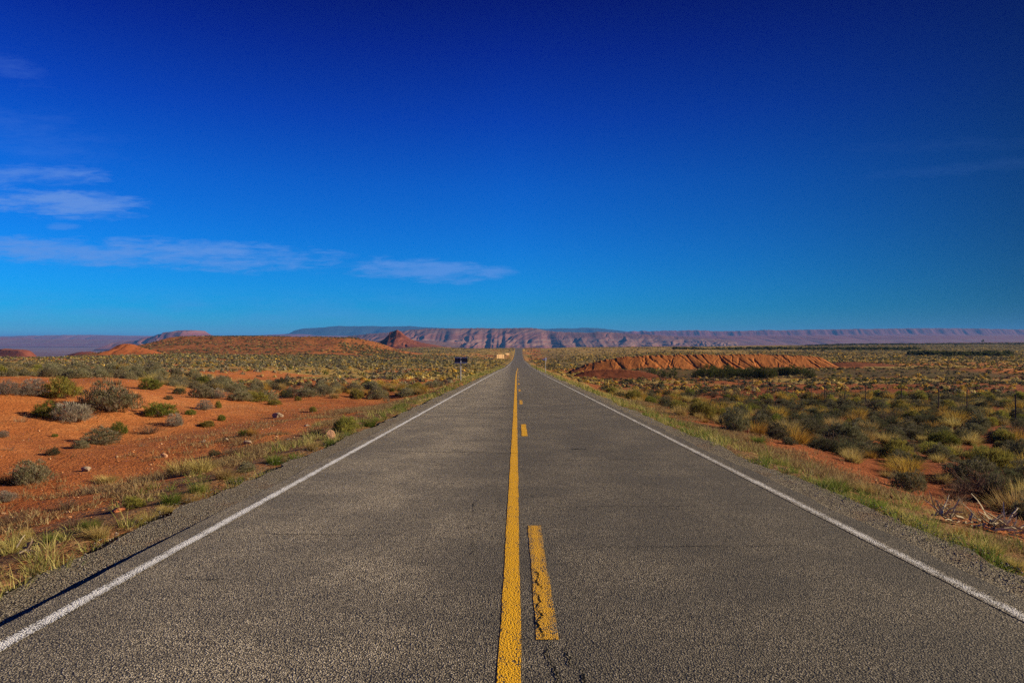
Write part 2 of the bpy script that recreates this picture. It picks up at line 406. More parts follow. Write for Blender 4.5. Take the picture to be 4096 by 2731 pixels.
# ------------------------------------------------------------------ ground sheet
def axis(lin_to, step, grow, far):
    a = list(np.arange(0, lin_to, step)); s = step
    while a[-1] < far: s *= grow; a.append(a[-1] + s)
    return np.array(a)
gx = axis(26, .34, 1.035, 34000); gx = np.concatenate([-gx[:0:-1], gx])
gy = np.concatenate([-axis(4, .5, 1.3, 120)[:0:-1], axis(44, .34, 1.026, 34000)])
GX, GY = np.meshgrid(gx, gy)
GZ = land(GX, GY)
def covers(x, y):
    """how much dry grass, dark scrub, dark clay and far valley tint the ground carries"""
    xr = x - road_x(np.minimum(y, 1400)); d = np.maximum(y, 1); u = x / d
    right = sst(xr, 3, 9)
    patch = fbm(x / 16, y / 16, 71, 4); p2 = fbm(x / 60, y / 34, 77, 4)
    bare = sst(-xr, 5, 7) * (1 - sst(-xr, 26 + 10 * vnoise(y / 14, y * 0, 9), 34)) * (1 - sst(y, 40, 52)) * (y > 0)
    grass = sst(patch, .38, .62) * .75 + .12
    grass = grass * (1 - bare)
    wash = np.exp(-((xr + 13) / 6) ** 2) * (1 - sst(y, 60, 90)); grass = grass * (1 - .6 * wash)
    grass = np.where((y > 60) & (xr < 0), np.maximum(grass, sst(p2, .36, .56) * .8), grass)
    plain = sst(y, 150, 200) * sst(u, .02, .06)
    grass = np.maximum(grass, plain * (.75 + .4 * (p2 - .5)))
    grass = np.maximum(grass, (1 - sst(np.abs(xr), 5.5, 13)) * .62 * (.6 + .8 * patch) * np.where(xr < 0, sst(y, 42, 66), sst(y, 14, 50))); grass = np.where((xr > 7) & (y < 90), grass * .4, grass); grass = grass * (1 - .9 * (1 - sst(np.abs(xr), 6, 9)) * (1 - sst(y, 16, 40)))
    scrub = sst(p2, .50, .68) * sst(y, 60, 140) * .62
    scrub = np.maximum(scrub, sst(y, 300, 520) * sst(u, .30, .46) * .72)
    scrub = np.maximum(scrub * 1.0, .62 * sst(u, -.05, -.12) * sst(y, 180, 300) * sst(fbm(x / 90, y / 60, 88, 3), .4, .55))
    bed = sst(x, 20, 27) * (1 - sst(x, 82, 96)) * sst(y, 108, 116) * (1 - sst(y, 136, 142))
    scrub = np.maximum(scrub, bed * .78); grass = grass * (1 - bed * .9)
    clay = right * (1 - sst(y, 60, 140)) * .92 + .9 * bed  # pond bed, plus redder right-hand soil partly darkened to paint in shade
    clay = np.maximum(clay, .35 * np.exp(-((xr + 9.5) / 2.2) ** 2) * (1 - sst(y, 50, 90)))
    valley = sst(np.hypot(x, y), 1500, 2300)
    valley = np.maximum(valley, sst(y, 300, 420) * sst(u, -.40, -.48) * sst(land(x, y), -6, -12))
    covers.litter = (1 - sst(np.abs(xr), 5.2, 7.2)) * (1 - sst(y, 40, 70)) * .8
    return grass, scrub, np.clip(clay, 0, 1), np.clip(valley, 0, 1)
cg, cs, cc, cvv = covers(GX, GY)
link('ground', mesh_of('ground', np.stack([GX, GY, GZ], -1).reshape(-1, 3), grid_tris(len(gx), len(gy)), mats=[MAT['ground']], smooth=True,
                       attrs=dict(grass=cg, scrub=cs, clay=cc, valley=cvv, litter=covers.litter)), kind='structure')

# ------------------------------------------------------------------ road, shoulders, markings
ys = np.concatenate([np.arange(-14, 60, .25), 60 * 1.006 ** np.arange(1, 448)])
ys = ys[ys < 862]
def strip(name, xs_fn, dz, mat, ya=-14, yb=862, kind='structure', skirt=0.0, step=None, jag=0.0, edge=False):
    y = ys[(ys > ya) & (ys < yb)]; y = np.concatenate([[ya], y, [yb]])
    X = xs_fn(y)                       # ny x nx offsets from the centre line
    nx = X.shape[1]
    Z = np.repeat(road_z(y)[:, None], nx, 1) + (dz(y)[:, None] if callable(dz) else dz)
    XX = X + road_x(y)[:, None]; YY = np.repeat(y[:, None], nx, 1)
    if skirt:
        XX = np.concatenate([XX[:, :1], XX, XX[:, -1:]], 1); YY = np.concatenate([YY[:, :1], YY, YY[:, -1:]], 1)
        Z = np.concatenate([Z[:, :1] - skirt, Z, Z[:, -1:] - skirt], 1); nx += 2
    at = {}
    if edge:
        e = np.zeros_like(XX); e[:, 0] = e[:, -1] = 1; at['edge'] = e
    return mesh_of(name, np.stack([XX, YY, Z], -1).reshape(-1, 3), grid_tris(nx, len(y)), mats=[mat], attrs=at)
def road_cols(y):
    L = -3.52 + (vnoise(y * 1.1, y * 0, 3) - .5) * .05 + (vnoise(y * 9, y * 0, 4) - .5) * .022
    R = 3.86 + (vnoise(y * 1.3, y * 0, 6) - .5) * .12
    return np.stack([L] + [np.full_like(y, v) for v in (-2, 0, 2)] + [R], 1)
link('road', strip('road', road_cols, 0.0, MAT['asphalt'], skirt=.10), kind='structure')
drop = lambda y: -.012 - .112 * (1 - sst(y, 6.0, 8.8))
def sh_left(y):
    e = -4.08 - .30 * (1 - sst(y, 5.0, 8.5)) - (fbm(y / 2.5, y * 0, 8, 3) - .5) * .4 + .12 * sst(y, 10, 30) - (vnoise(y * 5, y * 0, 9) - .5) * .12
    return np.stack([e, (e - 3.5) / 2, np.full_like(y, -3.42)], 1)
def sh_right(y):
    e = 4.32 + (fbm(y / 2.5, y * 0, 18, 3) - .5) * .4 + (vnoise(y * 5, y * 0, 19) - .5) * .12
    return np.stack([np.full_like(y, 3.7), (e + 3.9) / 2, e], 1)
link('shoulder', strip('shoulder', sh_left, drop, MAT['gravel'], yb=420, skirt=.12), kind='structure')
link('shoulder', strip('shoulder', sh_right, -.012, MAT['gravel'], yb=420, skirt=.12), kind='structure')
def line(name, x0, x1, ya, yb, mat, label, wob=.005):
    f = lambda y: np.stack([x0 + (vnoise(y * 3, y * 0, 51) - .5) * wob * 2, np.full_like(y, (x0 + x1) / 2), x1 + (vnoise(y * 3, y * 0, 52) - .5) * wob * 2], 1)
    return link(name, strip(name, f, .004, mat, ya, yb, edge=True), kind='structure')
for a, b in ((-14, 199), (204, 860)):
    line('edge_line', -3.315, -3.195, a, b, MAT['white_paint'], '')
    line('edge_line', 3.495, 3.635, a - (3 if a > 0 else 0), b - (5 if b < 300 else 0), MAT['worn_white_paint'], '')
line('centre_line', -.107, .029, -14, 178, MAT['yellow_paint'], '')
for k in range(15):
    line('centre_dash', .128, .272, 4.5 + 12.19 * k, 7.62 + 12.19 * k, MAT['worn_yellow_paint' if k != 1 else 'yellow_paint'], '', .007)
# cracks: narrow ragged ribbons of open joint lying in the seal
def crack_ribbon(p0, p1, w, seed, wig=.03, n=60):
    r = np.random.default_rng(seed); t = np.linspace(0, 1, n)
    p = np.array(p0)[None] * (1 - t[:, None]) + np.array(p1)[None] * t[:, None]
    d = np.array(p1) - np.array(p0); L = np.hypot(*d); nrm2 = np.array([-d[1], d[0]]) / L
    o = (fbm(t * L * 3, t * 0, seed, 4) - .5) * wig * 6 + (r.random(n) - .5) * wig * .6
    p = p + nrm2[None] * o[:, None]
    ww = w * (.25 + 1.2 * vnoise(t * L * 9, t * 0, seed + 1)) * np.sin(np.pi * np.clip(t, .04, .96)) ** .5
    a = p + nrm2 * ww[:, None] / 2; b = p - nrm2 * ww[:, None] / 2
    v = np.empty((2 * n, 3)); v[0::2, :2] = a; v[1::2, :2] = b; v[:, 2] = road_z(v[:, 1]) + .007
    i = np.arange(n - 1) * 2
    return v, np.concatenate([np.stack([i, i + 1, i + 3], 1), np.stack([i, i + 3, i + 2], 1)]), np.zeros((2 * n, 3))
cr = [((.20, 5.6), (.235, 4.45), .011), ((.235, 4.5), (.30, 3.5), .012), ((.19, 6.1), (.215, 5.5), .012), ((-.42, 7.6), (-.34, 6.3), .005), ((-.50, 9.3), (-.42, 8.2), .006),
      ((.18, 9.4), (.40, 9.2), .014), ((1.2, 14.3), (1.55, 14.2), .05), ((-2.6, 13.9), (.3, 13.6), .020), ((.4, 8.6), (3.3, 8.7), .010), ((-3.0, 7.3), (-1.2, 7.2), .010),
      ((.35, 12.6), (3.3, 12.8), .014), ((-3.1, 24.0), (3.2, 24.4), .030), ((-3.1, 36), (3.3, 36.2), .045), ((.6, 6.7), (3.0, 6.8), .008), ((-3.1, 181), (3.4, 181.3), .45),
      ((2.9, 10.2), (3.2, 10.1), .012), ((-2.9, 5.8), (-2.3, 5.75), .010), ((.36, 4.5), (.45, 3.3), .010), ((-3.1, 52), (3.3, 52.4), .06)]
v, t, c = cat_parts([crack_ribbon(a, b, w, 100 + i, .03 if w < .1 else .05) for i, (a, b, w) in enumerate(cr)])
link('road_cracks', mesh_of('road_cracks', v, t, mats=[MAT['crack']]), kind='structure')

# ------------------------------------------------------------------ landforms
def prof(pts):
    a = np.array(pts, float); return lambda t: np.interp(t, a[:, 0], a[:, 1])
def massif(name, sky_px, d, base, front, back, mat, nx, ny, section, gully=None, jag=0.0, seed=0, ends=1.0, smooth=False, warp=0.0, grooves=0):
    """a ridge running across the view at distance d: skyline heights (photo pixels 2352 wide) set its crest, section its slope"""
    s = np.array(sky_px, float)
    X0 = (s[:, 0] - 1176) / 1600 * d; H0 = (784 - s[:, 1]) / 1600 * d + CZ
    xs = np.linspace(X0[0], X0[-1], nx)
    H = np.interp(xs, X0, H0); J = (fbm(xs / d * 260, xs * 0, seed + 5, 4) - .5) * 2 * jag
    tf = np.linspace(-1, 1, ny); tf = np.sign(tf) * np.abs(tf) ** 1.35
    T, XX = np.meshgrid(tf, xs, indexing='ij')
    F = front * (1 + warp * (fbm(xs / d * 60, xs * 0, seed + 8, 3) - .5) * 2)
    Y = d + np.where(T < 0, T * F[None, :], T * back)
    a = np.abs(T); p = section(a)
    B = (land(XX, Y) - .35) if base is None else np.full(XX.shape, float(base))
    Z = B + np.maximum(H[None, :] - B, 0) * p + J[None, :] * np.clip(p, 0, 1) ** 14 * (H[None, :] > B)
    if gully:
        lam, amp, lean = gully; X0_ = XX
        XX = XX + lam * 1.1 * (fbm(XX / lam * .31, a * 2, seed + 12, 3) - .5) * 2
        amp = amp * np.clip(.15 + 1.7 * fbm(XX / lam * .22, a * 0, seed + 14, 3) ** 1.3, .1, 1.5)
        A = a + (fbm(XX / lam * .7, a * 3, seed + 3, 3) - .5) * .25
        g = np.abs(vnoise(XX / lam + lean * A, A * 1.3, seed + 1) - .5) * 2 + .5 * np.abs(vnoise(XX / lam * 2.3 + lean * 2.3 * A, A * 3, seed + 2) - .5) * 2
        env = np.clip(a * 4, 0, 1) * np.clip((1 - a) * 3, 0, 1)
        Z = Z - amp * np.maximum(H[None, :] - B, 0) * (1 - np.clip(g, 0, 1)) * env * (T < 0)
    if gully: XX = X0_
    if grooves:
        r = np.random.default_rng(seed); gx_ = xs[0] + (xs[-1] - xs[0]) * (.12 + .82 * r.random(grooves))
        for g0 in gx_:
            a0, a1, ln_, w_ = .12 + .3 * r.random(), .45 + .5 * r.random(), 1.2 + 2.6 * r.random(), .14 + .14 * r.random()
            if r.random() < .15: ln_ = -ln_
            Z = Z - (.07 + .11 * r.random()) * np.exp(-((XX - g0 - ln_ * a + .25 * (vnoise(a * 9, a * 0, int(r.integers(99))) - .5)) / w_) ** 2) * sst(a, a0 - .1, a0) * (1 - sst(a, a1, a1 + .12)) * (T < 0)
    Z = np.maximum(Z, B - .02 * d ** .5) - (a > .995) * (.01 * d + 2) * (d > 300) - (a > .995) * .6 * (d <= 300)
    v = np.stack([XX, Y, Z], -1).reshape(-1, 3)
    link(name, mesh_of(name, v, grid_tris(nx, ny), mats=[mat], smooth=smooth), kind='structure')
    return xs, d + np.where(tf < 0, tf * front, tf * back), Z
SLOPE = prof([(0, 1), (.06, .985), (1, 0)])
DOME = lambda a: np.where(a < .12, 1 - .25 * a, np.clip(.97 - .97 * ((a - .12) / .88) ** .85, 0, 1))
CLIFF = prof([(0, 1), (.10, .985), (.16, .62), (.22, .55), (.5, .25), (1, 0)])
TABLE = prof([(0, 1), (.45, .985), (.60, .62), (.78, .30), (1, 0)])

orange_hill = [(280, 826), (320, 814), (338, 806), (350, 800), (375, 789), (400, 776.5), (412, 773.3), (450, 772.2), (588, 771.5), (640, 772.5), (694, 773.3), (728, 772.5), (770, 774), (813.5, 775), (830.5, 778.5), (850, 783), (865, 786.5), (885, 794), (905, 801), (930, 808), (960, 816)]
HILL = massif('hill', orange_hill, 450, None, 120, 90, MAT['hill_soil'], 220, 60, DOME, (17, .07, .6), .12, 21)
CONE = massif('hill', [(205, 822), (232, 815), (250, 808), (265, 800), (277, 791.5), (287, 789), (302, 790), (312, 794), (322, 797.8), (335, 801.5), (350, 806), (366, 812), (395, 820)], 330, None, 26, 26, MAT['cone_soil'], 70, 40, DOME, (5, .18, .4), .12, 25)
massif('hill', [(150, 818), (170, 811), (185, 807.5), (205, 807), (222, 810), (240, 817)], 900, None, 70, 60, MAT['butte_rock'], 50, 30, DOME, (30, .2, .4), .4, 27)
massif('butte', [(-70, 812), (-30, 803), (0, 802), (12, 800.5), (35, 802), (52, 802.5), (62, 806), (72, 815), (80, 822)], 900, None, 90, 80, MAT['butte_rock'], 60, 40, CLIFF, (30, .2, .4), .5, 28)
massif('butte', [(820, 801), (846, 793), (868, 786), (880, 779), (888.7, 772.5), (892, 770), (893.8, 765.6), (895.5, 762.2), (905.7, 760.5), (909, 758), (912.6, 756.8), (916, 759), (922.8, 763), (928, 768.5), (936, 774), (946.8, 780.2), (960, 784.5), (976, 787.9), (1000, 792), (1030, 799)],
       1400, None, 60, 60, MAT['butte_rock'], 150, 50, prof([(0, 1), (.12, .93), (.2, .72), (.3, .62), (1, 0)]), (18, .22, .5), 1.0, 31)
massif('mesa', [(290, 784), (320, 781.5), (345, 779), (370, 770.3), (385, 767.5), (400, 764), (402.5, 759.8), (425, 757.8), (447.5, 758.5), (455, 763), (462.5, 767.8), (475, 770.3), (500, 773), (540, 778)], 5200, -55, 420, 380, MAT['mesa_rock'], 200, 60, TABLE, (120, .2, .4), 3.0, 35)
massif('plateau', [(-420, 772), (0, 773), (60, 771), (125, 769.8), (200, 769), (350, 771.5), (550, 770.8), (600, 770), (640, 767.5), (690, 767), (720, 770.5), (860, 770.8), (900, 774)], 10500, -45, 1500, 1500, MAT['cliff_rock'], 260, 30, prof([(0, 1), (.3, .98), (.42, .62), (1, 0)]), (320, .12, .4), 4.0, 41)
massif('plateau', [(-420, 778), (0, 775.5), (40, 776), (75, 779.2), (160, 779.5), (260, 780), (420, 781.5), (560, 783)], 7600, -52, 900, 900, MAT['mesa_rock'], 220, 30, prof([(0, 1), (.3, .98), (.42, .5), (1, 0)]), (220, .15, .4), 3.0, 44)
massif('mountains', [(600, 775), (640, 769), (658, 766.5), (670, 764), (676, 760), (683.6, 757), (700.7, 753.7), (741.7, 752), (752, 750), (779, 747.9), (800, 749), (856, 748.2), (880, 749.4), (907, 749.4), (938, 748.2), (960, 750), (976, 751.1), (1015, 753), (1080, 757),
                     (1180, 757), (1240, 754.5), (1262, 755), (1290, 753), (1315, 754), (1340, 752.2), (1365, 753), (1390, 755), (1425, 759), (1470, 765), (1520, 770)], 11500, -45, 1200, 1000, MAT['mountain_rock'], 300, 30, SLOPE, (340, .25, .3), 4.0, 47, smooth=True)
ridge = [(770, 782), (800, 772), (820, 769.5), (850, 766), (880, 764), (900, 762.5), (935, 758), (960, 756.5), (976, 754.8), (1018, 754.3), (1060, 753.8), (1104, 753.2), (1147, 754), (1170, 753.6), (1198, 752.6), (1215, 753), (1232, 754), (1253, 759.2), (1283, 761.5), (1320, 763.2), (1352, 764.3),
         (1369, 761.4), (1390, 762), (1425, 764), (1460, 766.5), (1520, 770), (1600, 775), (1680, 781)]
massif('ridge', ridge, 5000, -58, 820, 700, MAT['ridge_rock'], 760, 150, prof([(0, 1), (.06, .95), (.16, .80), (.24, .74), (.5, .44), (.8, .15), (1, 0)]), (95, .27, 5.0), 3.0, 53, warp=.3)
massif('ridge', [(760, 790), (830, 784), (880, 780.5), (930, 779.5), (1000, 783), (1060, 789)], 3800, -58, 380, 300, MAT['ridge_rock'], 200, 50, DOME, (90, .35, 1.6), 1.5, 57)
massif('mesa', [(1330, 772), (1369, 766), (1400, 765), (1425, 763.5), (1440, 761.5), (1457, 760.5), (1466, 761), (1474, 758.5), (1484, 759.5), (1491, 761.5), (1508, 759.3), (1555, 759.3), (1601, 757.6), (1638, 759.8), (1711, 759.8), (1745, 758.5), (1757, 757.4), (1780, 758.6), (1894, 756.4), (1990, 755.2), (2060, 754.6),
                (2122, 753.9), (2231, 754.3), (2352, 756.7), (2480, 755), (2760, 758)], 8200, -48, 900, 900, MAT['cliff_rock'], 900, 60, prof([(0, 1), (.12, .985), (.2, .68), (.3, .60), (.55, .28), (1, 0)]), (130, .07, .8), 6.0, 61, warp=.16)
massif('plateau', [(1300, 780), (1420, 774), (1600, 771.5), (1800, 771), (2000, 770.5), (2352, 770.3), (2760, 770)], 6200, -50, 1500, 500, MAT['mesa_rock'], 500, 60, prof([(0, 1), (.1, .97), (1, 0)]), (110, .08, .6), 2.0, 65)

berm = [(1310, 850), (1330, 842), (1350, 836), (1372, 830), (1395, 823), (1423, 818), (1491, 814), (1565, 812.5), (1638, 812), (1736, 811), (1809, 813.5), (1860, 815), (1868, 815.5), (1886, 820), (1900, 828), (1912, 838), (1922, 848)]
BERM_D = 145.0
berm = [(a, b + 2.2 * (b < 830)) for a, b in berm]
massif('berm', berm, BERM_D, None, 7.5, 8, MAT['berm_soil'], 620, 60, DOME, (.8, .035, 4.2), .28, 71, warp=.12, grooves=34)
massif('berm', [(1320, 860), (1340, 853), (1365, 849), (1400, 848), (1440, 849), (1475, 853), (1500, 858), (1520, 862)], 118, None, 3.5, 4, MAT['mound_soil'], 90, 24, DOME, (2.5, .06, .6), .08, 75)

massif('berm', [(1890, 842), (1915, 834), (1940, 831), (1964, 831), (2010, 834), (2056, 838), (2093, 841), (2130, 846)], 150, None, 7, 8, MAT['mound_soil'], 160, 30, DOME, (3.0, .12, 1.0), .10, 79)

def hill_h(tab, x, y):
    xs, yy, Z = tab
    i = np.clip(np.searchsorted(xs, x) - 1, 0, len(xs) - 2); j = np.clip(np.searchsorted(yy, y) - 1, 0, len(yy) - 2)
    return Z[j, i]

# ------------------------------------------------------------------ plants
def C(*a): return np.array(a, float)
def blades(base, az, lean0, lean1, length, width, nseg=2, tip=.15):
    """tapered ribbons that start at base, leaning lean0 at the foot and lean1 at the tip"""
    n = len(base); P = np.zeros((n, nseg + 1, 3)); P[:, 0] = base
    h = np.stack([np.cos(az), np.sin(az), np.zeros(n)], 1)
    for k in range(nseg):
        le = lean0 + (lean1 - lean0) * (k + .5) / nseg
        P[:, k + 1] = P[:, k] + (h * np.sin(le)[:, None] + np.array([0, 0, 1.]) * np.cos(le)[:, None]) * (length / nseg)[:, None]
    tw = az + np.pi / 2 + (_r.random(n) - .5) * 2.4
    sd = np.stack([np.cos(tw), np.sin(tw), (_r.random(n) - .5) * .6], 1)
    w = np.linspace(1, tip, nseg + 1)
    off = sd[:, None, :] * (width[:, None] * w[None] / 2)[..., None]
    v = np.stack([P - off, P + off], 2).reshape(n, -1, 3)
    m = 2 * (nseg + 1)
    i = np.arange(nseg) * 2
    t = np.concatenate([np.stack([i, i + 1, i + 3], 1), np.stack([i, i + 3, i + 2], 1)])
    T = (t[None] + (np.arange(n) * m)[:, None, None]).reshape(-1, 3)
    return v.reshape(-1, 3), T, m
def colored(v, t, m, pal, p, per, tipcol=None, jit=.18):
    """per blade pick from a palette"""
    n = len(v) // m
    k = _r.choice(len(pal), n, p=p) if per is None else per
    c = np.array(pal)[k] * (1 + (_r.random((n, 1)) - .5) * 2 * jit)
    c = np.repeat(c[:, None], m, 1)
    if tipcol is not None:
        f = np.repeat(np.linspace(0, 1, m // 2), 2)[None, :, None] ** 1.3
        c = c * (1 - f * tipcol[1]) + np.array(tipcol[0])[None, None] * f * tipcol[1]
    return v, t, c.reshape(-1, 3)

PAL = dict(
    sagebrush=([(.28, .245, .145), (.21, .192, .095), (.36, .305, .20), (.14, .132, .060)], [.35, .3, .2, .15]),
    dusky_sage=([(.155, .138, .080), (.115, .108, .055), (.20, .172, .112), (.080, .078, .038)], [.35, .3, .2, .15]),  # sagebrush palette darkened to paint in the dimness of the right side
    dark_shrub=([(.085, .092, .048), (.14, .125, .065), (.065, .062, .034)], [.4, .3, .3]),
    grey_shrub=([(.36, .300, .235), (.28, .235, .185), (.21, .18, .13)], [.4, .35, .25]),
    green_shrub=([(.14, .155, .030), (.20, .198, .038), (.095, .115, .024), (.24, .225, .055)], [.35, .3, .2, .15]),
    olive_shrub=([(.27, .235, .052), (.33, .275, .06), (.17, .165, .042)], [.4, .3, .3]),
    tamarisk=([(.062, .072, .019), (.090, .096, .025), (.042, .050, .015)], [.4, .3, .3]),
    rabbitbrush=([(.50, .300, .048), (.42, .255, .055), (.30, .205, .05), (.56, .35, .065)], [.35, .3, .2, .15]),
    dry_grass=([(.50, .365, .135), (.40, .29, .095), (.58, .45, .19), (.30, .24, .07)], [.35, .3, .2, .15]),
    green_grass=([(.12, .180, .024), (.17, .215, .036), (.08, .125, .02), (.26, .25, .065)], [.4, .3, .2, .1]),
    dead_shrub=([(.20, .125, .080), (.15, .095, .062), (.25, .165, .11), (.10, .062, .042)], [.3, .3, .2, .2]),
    pale_stalks=([(.46, .36, .22), (.38, .29, .17), (.30, .22, .13)], [.4, .3, .3]))
BARK = ([(.17, .12, .085), (.24, .18, .13), (.11, .08, .06)], [.4, .3, .3])
_r = np.random.default_rng(1)
def lumpy(dirs, r):
    """a lobed dome: radius along each direction"""
    L = r.normal(size=(7, 3)); L[:, 2] = np.abs(L[:, 2]) * .6; L /= np.linalg.norm(L, axis=1)[:, None]
    d = dirs @ L.T
    return .62 + .40 * np.max(np.clip((d - .55) / .45, 0, 1), 1) + .05 * r.normal(size=len(dirs))
def dome_bush(kind, r, tufts=150, per=11, leaf=.085, lw=.016, up=.55, stems=60):
    """woody shrub, 1 wide and 1 high: stems fanning from the foot, leaf sprays through a lobed dome"""
    pal, p = PAL[kind]
    d = r.normal(size=(tufts, 3)); d[:, 2] = np.abs(d[:, 2]) * .9 - .12; d /= np.linalg.norm(d, axis=1)[:, None]
    rad = lumpy(d, r) * (1 - .55 * r.random(tufts) ** 2.2)
    c = d * rad[:, None] * np.array([.52, .52, .86]); c[:, 2] = c[:, 2] + .10
    c = c[c[:, 2] > .05]; nt = len(c)
    base = np.repeat(c, per, 0) + r.normal(size=(nt * per, 3)) * np.array([.030, .030, .028])
    az = np.arctan2(base[:, 1], base[:, 0]) + r.normal(size=len(base)) * .8
    out = np.clip(np.hypot(base[:, 0], base[:, 1]) / .5, 0, 1)
    le = out * (1.25 - up) + r.normal(size=len(base)) * .38
    tc = np.repeat(r.choice(len(pal), nt, p=p), per); mixk = r.random(len(base)) < .25
    tc = np.where(mixk, r.choice(len(pal), len(base), p=p), tc)
    v, t, m = blades(base, az, le, le + .1, leaf * (.6 + .8 * r.random(len(base))), lw * (.7 + .7 * r.random(len(base))), 1, .35)
    fol = colored(v, t, m, pal, p, tc)
    n = stems; az = r.random(n) * 6.283; b = np.stack([np.cos(az) * .05, np.sin(az) * .05, np.full(n, -.03)], 1)
    ln = .45 + .4 * r.random(n); le = r.random(n) ** .7 * 1.25
    v, t, m = blades(b, az, le * .75, le * 1.05, ln * (1 - .25 * le / 1.25), np.full(n, .018), 3, .25)
    v[:, 2] = np.maximum(v[:, 2], -.05)
    return fol, colored(v, t, m, BARK[0], BARK[1], None)
def tussock(kind, r, n=240, wid=.012, spread=1.05, seg=2, tipc=None):
    pal, p = PAL[kind]
    k = max(3, n // 26); cc = r.normal(size=(k, 2)) * .13
    w = r.integers(0, k, n); b = np.concatenate([cc[w] + r.normal(size=(n, 2)) * .045, np.full((n, 1), -.02)], 1)
    az = np.arctan2(b[:, 1], b[:, 0]) + r.normal(size=n) * .7
    le = np.abs(r.normal(size=n)) * .42 * spread + np.hypot(b[:, 0], b[:, 1]) * 1.1
    ln = (.55 + .5 * r.random(n)) * (1 - .25 * np.clip(le, 0, 1.4) / 1.4)
    v, t, m = blades(b, az, le * .6, le * 1.35 + .1, ln, wid * (.6 + .8 * r.random(n)), seg, .2)
    v[:, 2] = np.maximum(v[:, 2], -.04)
    return colored(v, t, m, pal, p, None, tipc)
def gold_bush(kind, r, n=520):
    fol = tussock(kind, r, n, .015, 1.5, 2, ((.50, .33, .07), .5) if kind == 'rabbitbrush' else None)
    return fol, tussock('dead_shrub', r, n // 6, .013, 1.2)
def dead_bush(kind, r, n=120):
    pal, p = PAL[kind]
    az = r.random(n) * 6.283; b = np.stack([np.cos(az) * .06, np.sin(az) * .06, np.full(n, -.02)], 1)
    le = r.random(n) ** .8 * 1.25; ln = .5 + .45 * r.random(n)
    v, t, m = blades(b, az, le * .7, le * 1.1, ln * (1 - .3 * le / 1.25), np.full(n, .014), 3, .3)
    stem = colored(v, t, m, pal, p, None)
    tips = v.reshape(n, m, 3)[:, 3:].reshape(-1, 3)
    k = r.integers(0, len(tips), n * 6); az2 = np.arctan2(tips[k][:, 1], tips[k][:, 0]) + r.normal(size=len(k)) * .9
    v2, t2, m2 = blades(tips[k], az2, r.random(len(k)) * 1.2, r.random(len(k)) * 1.4, .08 + .16 * r.random(len(k)), np.full(len(k), .009), 2, .3)
    return colored(v2, t2, m2, pal, p, None), stem
def stalks(r, n=60):
    f = tussock('pale_stalks', r, n, .014, .75, 2); return f, tussock('dead_shrub', r, 20, .012, .8)
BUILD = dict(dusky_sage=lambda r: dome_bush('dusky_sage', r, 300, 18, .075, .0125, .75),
    sagebrush=lambda r: dome_bush('sagebrush', r, 330, 18, .075, .0125, .7), dark_shrub=lambda r: dome_bush('dark_shrub', r, 260, 16, .08, .013), grey_shrub=lambda r: dome_bush('grey_shrub', r, 260, 17, .09, .010, .5, 100),
    green_shrub=lambda r: dome_bush('green_shrub', r, 230, 17, .12, .012, 1.0), olive_shrub=lambda r: dome_bush('olive_shrub', r, 230, 17, .13, .012, 1.0),
    tamarisk=lambda r: dome_bush('tamarisk', r, 170, 10, .11, .016, .9),
    rabbitbrush=lambda r: gold_bush('rabbitbrush', r), dry_grass=lambda r: (tussock('dry_grass', r, 560, .016, 1.2), tussock('dead_shrub', r, 26, .010, 1.3)),
    green_grass=lambda r: (tussock('green_grass', r, 480, .018, 1.1), tussock('dry_grass', r, 70, .011, 1.1)),
    dead_shrub=lambda r: dead_bush('dead_shrub', r), pale_stalks=lambda r: stalks(r))
NAME = dict(dusky_sage='sagebrush', sagebrush='sagebrush', dark_shrub='dark_shrub', grey_shrub='grey_shrub', green_shrub='green_shrub', olive_shrub='green_shrub', tamarisk='tamarisk_bush',
            rabbitbrush='rabbitbrush', dry_grass='grass_tussock', green_grass='green_grass_clump', dead_shrub='dead_shrub', pale_stalks='dead_stalks')
CAT = dict(dusky_sage='bush', sagebrush='bush', dark_shrub='bush', grey_shrub='bush', green_shrub='bush', olive_shrub='bush', tamarisk='bush', rabbitbrush='bush', dry_grass='grass tuft', green_grass='grass tuft', dead_shrub='dead bush', pale_stalks='dead plant')
TEMPL = {}
def templates(kind):
    if kind not in TEMPL:
        L = []
        for s in range(5):
            r = np.random.default_rng(900 + s * 13 + list(BUILD).index(kind)); globals()['_r'] = r
            fol, stm = BUILD[kind](r)
            bark = 'grass_blades' if 'grass' in kind or 'stalk' in kind else 'bark'
            leafm = 'grass_blades' if kind in ('dry_grass', 'green_grass', 'rabbitbrush', 'pale_stalks') else 'foliage'
            fm = mesh_of('foliage', fol[0], fol[1], fol[2], [MAT[leafm]]); sm = mesh_of('stems', stm[0], stm[1], stm[2], [MAT[bark]])
            V, T, Cc = cat_parts([fol, stm])
            both = mesh_of(NAME[kind], V, T, Cc, [MAT[leafm], MAT[bark]], np.r_[np.zeros(len(fol[1]), int), np.ones(len(stm[1]), int)])
            L.append((fm, sm, both))
        TEMPL[kind] = L
    return TEMPL[kind]
HEROES = []
def plant(kind, x, y, w, h, label, group=None, parts=False, rz=None, seed=None):
    k = int(rng.integers(0, 5)) if seed is None else seed % 5
    fm, sm, both = templates(kind)[k]
    o = link(NAME[kind], None if parts else both, None, (x, y, float(land(x, y)) - .01), label=label, cat=CAT[kind], group=group)
    o.rotation_euler = (0, 0, rng.random() * 6.283 if rz is None else rz); o.scale = (w, w, h)
    if parts:
        link('foliage', fm, o); link('stems', sm, o)
    return o
